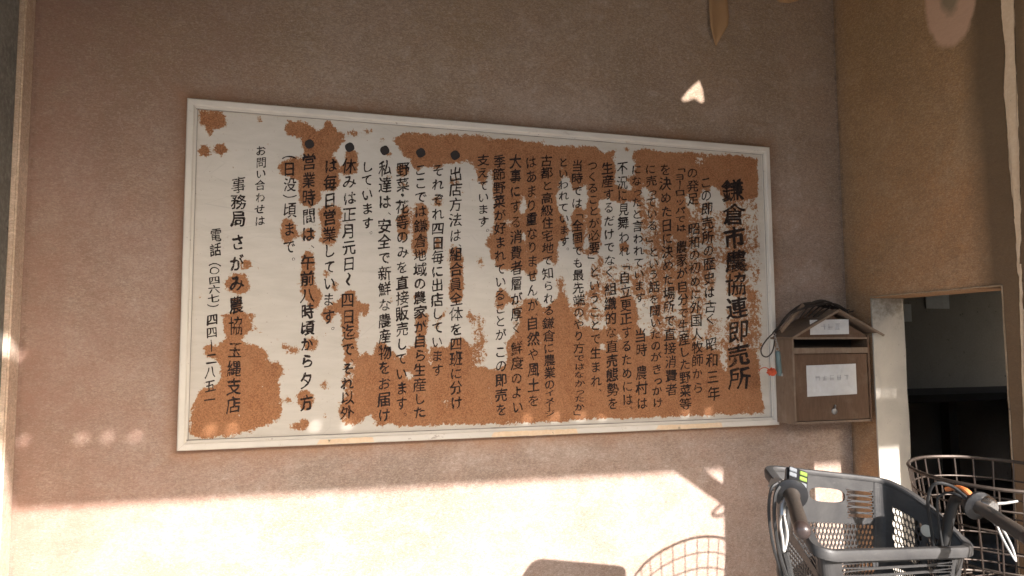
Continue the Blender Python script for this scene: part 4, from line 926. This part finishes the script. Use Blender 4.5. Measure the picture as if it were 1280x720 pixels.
tube(b, [P0, P0.lerp(P1,0.05), P0.lerp(P1,0.9), P1], [0.0065,0.0085,0.0085,0.006], 10); obj('fob_body', b, M['teal'], kt, smooth=True)
b = B(); P0 = on_plane(977, 467, -0.140); lathe(b, [(0.003,0),(0.0038,0.002),(0.003,0.008)], P0, (0,-0.2,-1), 10); obj('clip', b, M['steel'], kt)
b = B()
bmesh.ops.create_icosphere(b, subdivisions=4, radius=1.0)
kc = on_plane(965, 465, -0.150)
for v_ in b.verts:
    n_ = v_.co.normalized(); q_ = 1+0.35*mnoise.noise(n_*2.1)+0.25*mnoise.noise(n_*5.3+Vector((3,1,2)))
    v_.co = kc+Vector((n_.x*0.0150, n_.y*0.008, n_.z*0.0115-0.25*n_.x*0.006))*q_
tube(b, spline([on_plane(964,463,-0.148), on_plane(957,459.5,-0.148), on_plane(951,461,-0.146), on_plane(949,464,-0.146)], 5), 0.0014, 5)
obj('orange_string', b, M['red'], kt, smooth=True)

# ------------------------------------------------------------------ bicycles
def wheel(parent, x, y, z, R, fwd, side, n=28):
    """wheel with tyre, rim, hub and spokes; returns the tyre's rim object"""
    c = Vector((x, y, z)); f = Vector(fwd); up = Vector((0,0,1)); s = Vector(side)
    b = B(); tube(b, [c+(f*math.cos(a)+up*math.sin(a))*R for a in np.linspace(0, 2*math.pi, 49)[:-1]], 0.019, 8, closed=True)
    wl = obj('wheel', b, M['rubber'], parent, smooth=True)
    b = B(); tube(b, [c+(f*math.cos(a)+up*math.sin(a))*(R-0.024) for a in np.linspace(0, 2*math.pi, 49)[:-1]], 0.010, 6, closed=True); obj('rim', b, M['chrome'], wl, smooth=True)
    b = B(); tube(b, [c-s*0.045, c-s*0.03, c+s*0.03, c+s*0.045], [0.012,0.02,0.02,0.012], 10)
    for k in range(n):
        a = 2*math.pi*k/n; a2 = a+(0.35 if k%4 < 2 else -0.35); ss = s*(0.028 if k%2 else -0.028)
        tube(b, [c+ss+(f*math.cos(a2)+up*math.sin(a2))*0.018, c+(f*math.cos(a)+up*math.sin(a))*(R-0.03)], 0.001, 4, cap=False)
    obj('spokes', b, M['chrome'], wl)
    return wl
def bike_body(t, fx, fy, fwd, R, paint, basket_over='front'):
    """fx,fy = front hub; fwd = unit heading. Frame, forks, wheels, mudguards, saddle, crank"""
    f = Vector((fwd[0], fwd[1], 0)).normalized(); s = Vector((f.y, -f.x, 0)); up = Vector((0,0,1))
    def L(u, v, w_=0): return Vector((fx, fy, 0))-f*u+up*v+s*w_       # u = metres behind the front hub
    wheel(t, *L(0, R), R, f, s); wheel(t, *L(1.10, R), R, f, s)
    b = B()
    tube(b, [L(0.20,0.66), L(0.235,0.80)], 0.021, 12)
    tube(b, spline([L(0.21,0.68), L(0.34,0.46), L(0.62,0.29)], 6), 0.019, 10)
    tube(b, spline([L(0.22,0.74), L(0.36,0.56), L(0.70,0.38)], 6), 0.014, 10)
    tube(b, [L(0.64,0.28), L(0.80,0.66)], 0.016, 10)
    for w_ in (-0.055, 0.055):
        tube(b, spline([L(0.66,0.28,w_*0.5), L(0.90,0.30,w_), L(1.10,R,w_)], 4), 0.009, 8)
        tube(b, [L(0.79,0.62,w_*0.4), L(1.10,R,w_)], 0.008, 8)
    obj('frame', b, paint, t, smooth=True)
    b = B()
    for w_ in (-0.05, 0.05): tube(b, spline([L(0.185,0.70,w_*0.9), L(0.12,0.50,w_), L(0.0,R,w_)], 5), [0.012]*6+[0.009]*5, 8)
    tube(b, [L(0.185,0.695,-0.05), L(0.185,0.695,0.05)], 0.014, 8); obj('fork', b, M['chrome'], t, smooth=True)
    for u0 in (0, 1.10):
        b = B(); pr = []
        for a in np.linspace(math.radians(-10 if u0 else 35), math.radians(170 if not u0 else 195), 26):
            for w_ in (-0.026, 0.0, 0.026): pr.append(b.verts.new(L(u0-math.cos(a)*(R+0.032-abs(w_)*0.25), R+math.sin(a)*(R+0.032-abs(w_)*0.25), w_)))
        for i in range(25):
            for k in range(2): b.faces.new((pr[i*3+k],pr[i*3+k+1],pr[i*3+k+4],pr[i*3+k+3]))
        obj('mudguard', b, M['chrome'], t, smooth=True)
    b = B(); tube(b, [L(0.80,0.66), L(0.83,0.79)], 0.012, 10); obj('seat_post', b, M['chrome'], t)
    b = B(); prof = [(-0.115,0.075,0.80),(-0.08,0.098,0.815),(0.0,0.085,0.82),(0.06,0.045,0.815),(0.13,0.028,0.815),(0.16,0.018,0.808)]
    rings = []
    for u_, hw_, zz in prof:
        rings.append([b.verts.new(L(0.84-u_, zz+0.018*math.sin(a)*(1 if math.sin(a) > 0 else 1.6), hw_*math.cos(a))) for a in np.linspace(0, 2*math.pi, 15)[:-1]])
    for P, Q in zip(rings, rings[1:]):
        for k in range(14): b.faces.new((P[k],P[(k+1)%14],Q[(k+1)%14],Q[k]))
    b.faces.new(rings[0]); b.faces.new(rings[-1][::-1]); obj('saddle', b, M['rubber'], t, smooth=True)
    b = B(); lathe(b, [(0.085,0),(0.09,0.002),(0.085,0.004)], L(0.64,0.28,0.07), s, 24); obj('chainring', b, M['steel'], t)
    for sg in (1, -1):
        b = B(); tube(b, [L(0.64,0.28,0.075*sg), L(0.64+0.12*sg,0.28-0.10*sg,0.09*sg)], 0.009, 8); cr = obj('crank', b, M['steel'], t)
        P = L(0.64+0.12*sg,0.28-0.10*sg,0.14*sg); b = B(); tube(b, [P-f*0.045, P+f*0.045], 0.016, 6); tube(b, [P-s*0.045*sg, P+s*0.04*sg], 0.012, 6); obj('pedal', b, M['rubber'], cr)
    b = B()
    for w_ in (-0.05, 0.05): tube(b, [L(0.92,0.71,w_), L(1.32,0.72,w_)], 0.005, 6); tube(b, [L(1.10,R,w_), L(1.22,0.715,w_)], 0.004, 6)
    for u_ in (0.95, 1.05, 1.15, 1.25, 1.32): tube(b, [L(u_,0.712,-0.05), L(u_,0.712,0.05)], 0.004, 6)
    obj('carrier', b, M['steel'], t)
    b = B(); tube(b, [L(0.235,0.80), L(0.25,0.86)], 0.0125, 10); obj('stem', b, M['chrome'], t)
    return L

# --- bicycle with the moulded plastic basket
bx_ = 1.52*S
bk = thing('bicycle', (bx_, -1.35, 0), 'bicycle with a square charcoal plastic basket and brown grips, facing the wall', 'bicycle')
Lb = bike_body(bk, bx_, -0.80, (0,1), 0.33, M['paint_dark'])
YG = -1.05*S
gl0, gl1 = on_plane(989, 618, YG), on_plane(1003, 664, YG-0.125)
gr0, gr1 = on_plane(1222, 632, YG), on_plane(1290, 676, YG-0.125)
stem_top = Lb(0.25, 0.855)
gdl = (gl0-gl1).normalized(); gdr = (gr0-gr1).normalized()
b = B()
ptsL = [stem_top, Vector((bx_-0.10, stem_top.y+0.0, 0.845)), Vector((gl0.x+0.012, YG+0.03, 0.90)), gl0+gdl*0.06+Vector((0.002,0,-0.02)), gl0, gl1]
ptsR = [stem_top, Vector((bx_+0.10, stem_top.y+0.0, 0.845)), Vector((gr0.x-0.02, YG+0.07, 0.87)), gr0+gdr*0.07+Vector((0.0,0,-0.03)), gr0, gr1]
tube(b, spline(ptsL, 8), 0.011, 10); tube(b, spline(ptsR, 8), 0.011, 10)
obj('handlebar', b, M['black_steel'], bk, smooth=True)
for g0, g1 in ((gl0, gl1), (gr0, gr1)):
    d = (g1-g0).normalized(); ln = (g1-g0).length
    b = B(); prof = [(0.0150,0.0),(0.0150,0.006),(0.0130,0.010),(0.0122,ln*0.35),(0.0128,ln*0.62),(0.0130,ln*0.80),(0.0126,ln-0.012)]
    lathe(b, prof, g0, d, 20); gp = obj('grip', b, M['grip'], bk, smooth=True)
    b = B(); lathe(b, [(0.0128,-0.014),(0.0136,-0.008),(0.0134,0.0),(0.0115,0.006),(0.007,0.0095),(0.002,0.0105)], g0+d*ln, d, 20); obj('grip_cap', b, M['grip_cap'], gp, smooth=True)
    b = B(); lathe(b, [(0.0165,-0.022),(0.021,-0.018),(0.0240,-0.006),(0.0285,-0.004),(0.0290,0.002),(0.0240,0.004),(0.0165,0.006)], g0, d, 24); obj('twist_collar', b, M['black'], gp, smooth=True)
# control pad above the left grip
c0 = on_plane(995, 600, YG+0.022); xv = (on_plane(1008,600,YG)-on_plane(986,596,YG)).normalized(); 
uu = (gl0-gl1).normalized(); xv = (xv-uu*xv.dot(uu)).normalized(); zv = xv.cross(uu).normalized()
if zv.z < 0: zv = -zv
pm = Matrix(((xv.x,uu.x,zv.x,c0.x),(xv.y,uu.y,zv.y,c0.y),(xv.z,uu.z,zv.z,c0.z),(0,0,0,1)))
# lean the pad's face towards the rider
pm = pm @ Matrix.Rotation(math.radians(28), 4, 'X')
b = B(); box(b, -0.020, 0.020, -0.026, 0.026, -0.008, 0.008, 0.005, pm); cpad = obj('control_pad', b, M['black'], bk, smooth=True)
for kx, ky, mt in ((0.010,0.013,'green'),(0.010,0.000,'green'),(-0.008,-0.015,'green'),(-0.009,0.014,'greykey'),(-0.009,0.002,'greykey'),(0.010,-0.014,'greykey')):
    b = B(); box(b, kx-0.0068, kx+0.0068, ky-0.0048, ky+0.0048, 0.0078, 0.0098, 0.0009, pm); obj('button', b, M[mt], cpad)
b = B(); q0 = on_plane(974, 608, YG+0.035); box(b, -0.013, 0.013, -0.018, 0.018, -0.013, 0.013, 0.005, Matrix.Translation(q0) @ Matrix.Rotation(0.5, 4, 'Y')); obj('bar_clamp', b, M['steel'], bk, smooth=True)
# brake levers: hollow alloy blades
def lever(pts, wd, name='brake_lever'):
    P = spline([on_plane(*p) for p in pts], 8); n_ = len(P); b = B()
    ctr = []
    for sgn in (-1, 1):
        path = []
        for i, p in enumerate(P):
            f = i/(n_-1); a = P[min(i+1,n_-1)]-P[max(i-1,0)]; side = a.cross(_f).normalized()
            path.append(p+side*sgn*wd*math.sin(math.pi*min(1, 0.06+f*0.94)))
        tube(b, path, [0.0016+0.0008*math.sin(math.pi*k/(n_-1)) for k in range(n_)], 8)
    return obj(name, b, M['lever'], bk, smooth=True)
lever([(978,640,YG-0.005),(979,655,YG-0.02),(981,672,YG-0.035),(980,690,YG-0.05)], 0.0055)
lever([(1246,652,YG-0.005),(1254,668,YG-0.02),(1263,686,YG-0.04),(1270,702,YG-0.055)], 0.0055)
b = B(); tube(b, [on_plane(984,622,YG), on_plane(978,632,YG-0.004), on_plane(978,644,YG-0.008)], 0.006, 8); obj('lever_bracket', b, M['steel'], bk, smooth=True)
b = B(); tube(b, [on_plane(1232,636,YG), on_plane(1240,645,YG-0.004), on_plane(1247,655,YG-0.008)], 0.007, 8)
obj('lever_bracket', b, M['steel'], bk, smooth=True)
# bell on the right root
b = B(); q0 = on_plane(1213, 627, YG+0.01)
lathe(b, [(0.013,0),(0.0135,0.004),(0.012,0.010),(0.008,0.0145),(0.002,0.016)], q0-Vector((0,0,0.004)), (-0.1,-0.5,1), 18); obj('bell', b, M['chrome'], bk, smooth=True)
b = B(); q0 = on_plane(1229, 629, YG+0.0); lathe(b, [(0.014,-0.024),(0.019,-0.016),(0.0205,0.0),(0.019,0.012),(0.014,0.018)], q0, gdr, 18); obj('bar_clamp', b, M['chrome'], bk, smooth=True)
b = B(); tube(b, [on_plane(1236,630,YG), on_plane(1256,629,YG-0.02), on_plane(1272,626.5,YG-0.03)], [0.003,0.0028,0.0024], 8); obj('bell_lever', b, M['lever'], bk, smooth=True)
# cables
b = B(); tube(b, spline([on_plane(972,604,YG+0.01), on_plane(964,612,YG+0.01), on_plane(961,640,YG+0.02), on_plane(966,680,YG+0.02), on_plane(978,720,YG+0.02), on_plane(1000,790,YG+0.03)], 6), 0.0028, 6); obj('cable', b, M['rubber'], bk, smooth=True)
b = B(); tube(b, spline([on_plane(975,608,YG), on_plane(969,620,YG), on_plane(968,650,YG), on_plane(974,690,YG), on_plane(984,722,YG), on_plane(1010,790,YG+0.02)], 6), 0.0032, 6); obj('cable', b, M['rubber'], bk, smooth=True)
b = B(); tube(b, spline([on_plane(980,690,YG+0.01), on_plane(984,705,YG+0.01), on_plane(990,730,YG+0.01), on_plane(1012,800,YG+0.02)], 6), 0.0075, 8); obj('cable', b, M['rubber'], bk, smooth=True)
b = B(); tube(b, spline([on_plane(1212,625,YG), on_plane(1190,608,YG+0.03), on_plane(1168,605,YG+0.05), on_plane(1160,625,YG+0.07), on_plane(1164,660,YG+0.08), on_plane(1180,760,YG+0.08)], 7), 0.0034, 7); obj('cable', b, M['rubber'], bk, smooth=True)
b = B(); tube(b, spline([on_plane(1216,630,YG), on_plane(1196,618,YG+0.02), on_plane(1178,618,YG+0.05), on_plane(1172,640,YG+0.06), on_plane(1190,760,YG+0.08)], 7), 0.0026, 7); obj('cable', b, M['rubber'], bk, smooth=True)
b = B(); tube(b, spline([on_plane(1216,622,YG), on_plane(1207,613,YG+0.01), on_plane(1196,609.5,YG+0.03), on_plane(1182,612,YG+0.05)], 7), [0.0055]*8+[0.0048]*14, 8); obj('cable_sleeve', b, M['orange'], bk, smooth=True)

# the basket
def U(x, y, z): return Vector((x*S, y*S, Z0+z*S))
A_, B_, C_, D_ = on_plane(962,585.5,-0.80*S), on_plane(1101,601,-0.815*S), on_plane(1211,686,-1.00*S), on_plane(1027,691,-1.045*S)
def side_curve(P, Q, k, bulge, n=24):
    out = []
    for i in range(n+1):
        f = i/n; p = P.lerp(Q, f); p.z += bulge*math.sin(math.pi*f); out.append(p)
    return out
raw = {'far': side_curve(A_, B_, 0, 0.0), 'right': side_curve(B_, C_, 0, 0.020), 'near': side_curve(C_, D_, 0, 0.0), 'left': side_curve(D_, A_, 0, 0.012)}
# rounded corners: blend over the last 10 % of each side
def rim_point(name, f):
    c = raw[name]; i = min(int(f*24), 23); return c[i].lerp(c[i+1], f*24-i)
names = ['far', 'right', 'near', 'left']
cen = (A_+B_+C_+D_)/4; zbot = cen.z-0.235
SEG = []
for ni, nm in enumerate(names):
    prv = names[ni-1]
    a = rim_point(prv, 0.92); m_ = rim_point(nm, 0.0); c = rim_point(nm, 0.08)
    SEG.append(('corner', [ (a*(1-t_)**2+m_*2*t_*(1-t_)+c*t_*t_) for t_ in np.linspace(0, 1, 9) ]))
    SEG.append((nm, [rim_point(nm, f) for f in np.linspace(0.08, 0.92, 25)]))
def wallpt(p, v, out=0.0):
    bot = Vector((cen.x+(p.x-cen.x)*0.84, cen.y+(p.y-cen.y)*0.84, zbot)); q = p.lerp(bot, v)
    return q
def ring_cell(b, fn, u0, u1, v0, v1, hw, hh, power=2.6, n=16, rot=0.0):
    """one cell of a moulded grid: outer border is the cell, hole is a rounded slot"""
    uc, vc, du, dv = (u0+u1)/2, (v0+v1)/2, (u1-u0)/2, (v1-v0)/2; A = []; D = []
    for k in range(n):
        a = 2*math.pi*k/n+math.pi/n*0; ca, sa = math.cos(a), math.sin(a)
        m_ = max(abs(ca), abs(sa)); A.append(b.verts.new(fn(uc+du*ca/m_, vc+dv*sa/m_)))
        r = (abs(ca)**power+abs(sa)**power)**(-1/power); D.append(b.verts.new(fn(uc+du*hw*ca*r, vc+dv*hh*sa*r)))
    for k in range(n): b.faces.new((A[k],A[(k+1)%n],D[(k+1)%n],D[k]))
def plate(b, fn, u0, u1, v0, v1, nu=6):
    for i in range(nu):
        a, c = u0+(u1-u0)*i/nu, u0+(u1-u0)*(i+1)/nu
        b.faces.new([b.verts.new(fn(*q)) for q in ((a,v0),(c,v0),(c,v1),(a,v1))])
def bars(b, fn, u0, u1, v0, v1, rows, cols, hw=0.9, hh=0.62):
    for i in range(rows):
        for k in range(cols):
            ring_cell(b, fn, u0+(u1-u0)*k/cols, u0+(u1-u0)*(k+1)/cols, v0+(v1-v0)*i/rows, v0+(v1-v0)*(i+1)/rows, hw, hh, 5, 12)
def honey(b, fn, u0, u1, v0, v1, rows, cols, h=0.72):
    """staggered oval holes"""
    for i in range(rows):
        va, vb = v0+(v1-v0)*i/rows, v0+(v1-v0)*(i+1)/rows; du = (u1-u0)/cols; off = (i%2)*0.5*du
        if off: plate(b, fn, u0, u0+off, va, vb, 1); plate(b, fn, u1-du+off, u1, va, vb, 1)
        for k in range(cols-(1 if off else 0)):
            ring_cell(b, fn, u0+off+k*du, u0+off+(k+1)*du, va, vb, h+0.06, h, 2.2, 10)
b = B()
for nm, pts in SEG:
    n_ = len(pts)-1
    def fn(u, v, pts=pts, n_=n_):
        u = min(max(u, 0), 1); i = min(int(u*n_), n_-1); return wallpt(pts[i].lerp(pts[i+1], u*n_-i), v)
    if nm == 'corner': 
        for q in range(8): plate(b, fn, q/8, (q+1)/8, 0, 1, 1)
    elif nm == 'far':
        plate(b, fn, 0, 1, 0, 0.09, 12); plate(b, fn, 0, 0.28, 0.09, 0.21, 3)
        ring_cell(b, fn, 0.28, 0.70, 0.09, 0.21, 0.92, 0.86, 3.0, 40); plate(b, fn, 0, 0.70, 0.21, 0.31, 8)
        bars(b, fn, 0.70, 1.0, 0.09, 0.31, 5, 1, 0.94, 0.66)
        plate(b, fn, 0, 1, 0.31, 0.35, 12); honey(b, fn, 0, 1, 0.35, 0.97, 15, 23, 0.82); plate(b, fn, 0, 1, 0.97, 1, 12)
    elif nm == 'right':
        plate(b, fn, 0, 1, 0, 0.17, 12); plate(b, fn, 0, 0.07, 0.17, 0.97, 2); honey(b, fn, 0.07, 0.52, 0.17, 0.55, 7, 8, 0.85); plate(b, fn, 0.52, 0.58, 0.17, 0.97, 1)
        plate(b, fn, 0.07, 0.52, 0.55, 0.64, 3); honey(b, fn, 0.07, 0.52, 0.64, 0.97, 8, 12, 0.78); honey(b, fn, 0.58, 0.93, 0.20, 0.97, 16, 9, 0.74); plate(b, fn, 0.58, 0.93, 0.17, 0.20, 2); plate(b, fn, 0.93, 1, 0.17, 0.97, 2); plate(b, fn, 0, 1, 0.97, 1, 12)
    elif nm == 'near':
        plate(b, fn, 0, 1, 0, 0.10, 12); plate(b, fn, 0, 0.04, 0.10, 0.40, 1); plate(b, fn, 0.96, 1, 0.10, 0.40, 1)
        bars(b, fn, 0.04, 0.96, 0.10, 0.40, 4, 1, 0.99, 0.68); plate(b, fn, 0, 1, 0.40, 0.50, 12); honey(b, fn, 0, 1, 0.50, 0.97, 10, 30); plate(b, fn, 0, 1, 0.97, 1, 12)
    else:
        plate(b, fn, 0, 1, 0, 0.14, 12); plate(b, fn, 0, 0.05, 0.14, 0.30, 1); bars(b, fn, 0.05, 0.60, 0.14, 0.30, 3, 4, 0.92, 0.6); plate(b, fn, 0.60, 1, 0.14, 0.30, 4); plate(b, fn, 0, 1, 0.30, 0.38, 12)
        honey(b, fn, 0, 1, 0.38, 0.97, 14, 20, 0.70); plate(b, fn, 0, 1, 0.97, 1, 12)
bmesh.ops.remove_doubles(b, verts=b.verts[:], dist=0.0002)
basket = obj('basket', b, M['plastic'], bk)
m_ = basket.modifiers.new('solid', 'SOLIDIFY'); m_.thickness = 0.0032; m_.offset = 0
basket['label'] = 'square charcoal plastic basket with an oval hand hole and pierced sides'
# rim lip swept round the top
loop = []
for nm, pts in SEG: loop += pts[:-1]
b = B(); n_ = len(loop); rings = []
for i, p in enumerate(loop):
    tng = (loop[(i+1)%n_]-loop[i-1]).normalized(); o_ = tng.cross(Vector((0,0,1))).normalized()
    if (p-cen).dot(o_) < 0: o_ = -o_
    prof = [(-0.004,0.002),(-0.002,0.006),(0.004,0.0075),(0.013,0.006),(0.016,0.001),(0.0155,-0.013),(0.0130,-0.013),(0.0125,-0.001),(0.003,0.001),(0.003,-0.004),(-0.003,-0.004)]
    rings.append([b.verts.new(p+o_*x+Vector((0,0,z))) for x, z in prof])
for i in range(n_):
    P, Q = rings[i], rings[(i+1)%n_]
    for k in range(len(P)): b.faces.new((P[k],P[(k+1)%len(P)],Q[(k+1)%len(P)],Q[k]))
obj('basket_rim', b, M['plastic'], basket, smooth=True)
# pierced floor
b = B()
c4 = [wallpt(p, 1.0) for p in (A_, B_, C_, D_)]
ff = lambda u, v: c4[0].lerp(c4[1], u).lerp(c4[3].lerp(c4[2], u), v)
honey(b, ff, 0, 1, 0, 1, 18, 22, 0.66)
bf = obj('basket_floor', b, M['plastic'], basket); m_ = bf.modifiers.new('solid', 'SOLIDIFY'); m_.thickness = 0.003; m_.offset = 0
# milky pale disc on the inside of the right flank
fnr = SEG[3][1]
b = B(); q0 = wallpt(fnr[int(0.60*24)], 0.20); tn = (fnr[16]-fnr[12]).normalized(); nr = tn.cross(Vector((0,0,1))).normalized(); nr = nr if (cen-q0).dot(nr) > 0 else -nr
lathe(b, [(0.0125,0.0018),(0.0125,0.0035),(0.011,0.0045),(0.004,0.005)], q0, nr, 20); obj('pale_disc', b, M['disc'], basket, smooth=True)
# bracket that carries the basket
b = B(); box(b, bx_-0.06, bx_+0.06, cen.y-0.10, cen.y+0.08, zbot-0.008, zbot-0.003)
tube(b, [Vector((bx_-0.05, cen.y, zbot-0.006)), Vector((bx_-0.056, -0.80, 0.34))], 0.004, 6); tube(b, [Vector((bx_+0.05, cen.y, zbot-0.006)), Vector((bx_+0.056, -0.80, 0.34))], 0.004, 6)
tube(b, [Vector((bx_, cen.y-0.09, zbot-0.006)), Lb(0.23, 0.78)], 0.007, 6)
obj('basket_bracket', b, M['steel'], bk)

# --- bicycle with the round wire basket on its carrier
wcx, wcy, wr = 1.979*S, -0.897*S, 0.190*S; wz = Z0-0.031*S
fw2 = Vector((0.22, -1.0, 0)).normalized()
hub_r = Vector((wcx, wcy, 0))-fw2*(-0.02)
fh = hub_r+fw2*1.10
b2 = thing('bicycle', (wcx+0.13, wcy-0.55, 0), 'bicycle with a round rusty wire basket on its rear carrier, beside the doorway', 'bicycle', math.atan2(-fw2.x, fw2.y))
L2 = bike_body(b2, fh.x, fh.y, (fw2.x, fw2.y), 0.33, M['paint_grey'])
st2 = L2(0.25, 0.855); b = B()
for sg in (-1, 1):
    tube(b, spline([st2, L2(0.25,0.93,0.06*sg), L2(0.27,0.99,0.20*sg), L2(0.36,1.0,0.26*sg), L2(0.50,0.99,0.27*sg)], 7), 0.011, 8)
obj('handlebar', b, M['chrome'], b2, smooth=True)
for sg in (-1, 1):
    b = B(); p, q = L2(0.40,0.998,0.265*sg), L2(0.52,0.988,0.272*sg); lathe(b, [(0.0165,0),(0.0150,0.01),(0.0155,0.10),(0.0165,0.115),(0.008,0.125)], p, q-p, 16); obj('grip', b, M['rubber'], b2, smooth=True)
    b = B(); tube(b, spline([L2(0.34,0.985,0.25*sg), L2(0.37,0.965,0.255*sg), L2(0.48,0.945,0.27*sg)], 5), 0.005, 6); obj('brake_lever', b, M['steel'], b2, smooth=True)
b = B()
wd_ = 0.262
def wb(a, v):       # v: 0 rim .. 1 bottom
    r = wr*(1-0.20*v); return Vector((wcx+r*math.cos(a), wcy+r*math.sin(a), wz-wd_*v+0.067*r*math.sin(a)))
def hoop(v, rad, mat=None):
    tube(b, [wb(a, v)+Vector((0,0,0.0012*mnoise.noise((a*2, v*9, 0)))) for a in np.linspace(0, 2*math.pi, 57)[:-1]], rad, 6, closed=True)
hoop(0, 0.0042)
wbk = obj('wire_basket', b, M['wire'], b2, smooth=True)
b = B()
for v in (0.17, 0.34, 0.51, 0.66, 0.80, 0.91): hoop(v, 0.0021)
hoop(1.0, 0.003)
for k in range(26):
    a = 2*math.pi*k/26; tube(b, [wb(a, 0), wb(a+0.01, 0.5), wb(a, 1.0)], 0.0020, 5)
for k in range(-5, 6):
    f = k/5.5; h_ = wr*0.8*math.sqrt(max(0, 1-f*f))
    tube(b, [Vector((wcx+f*wr*0.8, wcy-h_, wz-wd_)), Vector((wcx+f*wr*0.8, wcy+h_, wz-wd_))], 0.0020, 5)
    tube(b, [Vector((wcx-h_, wcy+f*wr*0.8, wz-wd_+0.003)), Vector((wcx+h_, wcy+f*wr*0.8, wz-wd_+0.003))], 0.0020, 5)
obj('wire_grid', b, M['wire'], wbk, smooth=True)
b = B()
for sg in (-1, 1): tube(b, [Vector((wcx, wcy, wz-wd_-0.002))+Vector((0.05*sg,0,0)), L2(1.14, 0.715, 0.05*sg)], 0.004, 6)
obj('basket_strut', b, M['steel'], b2)
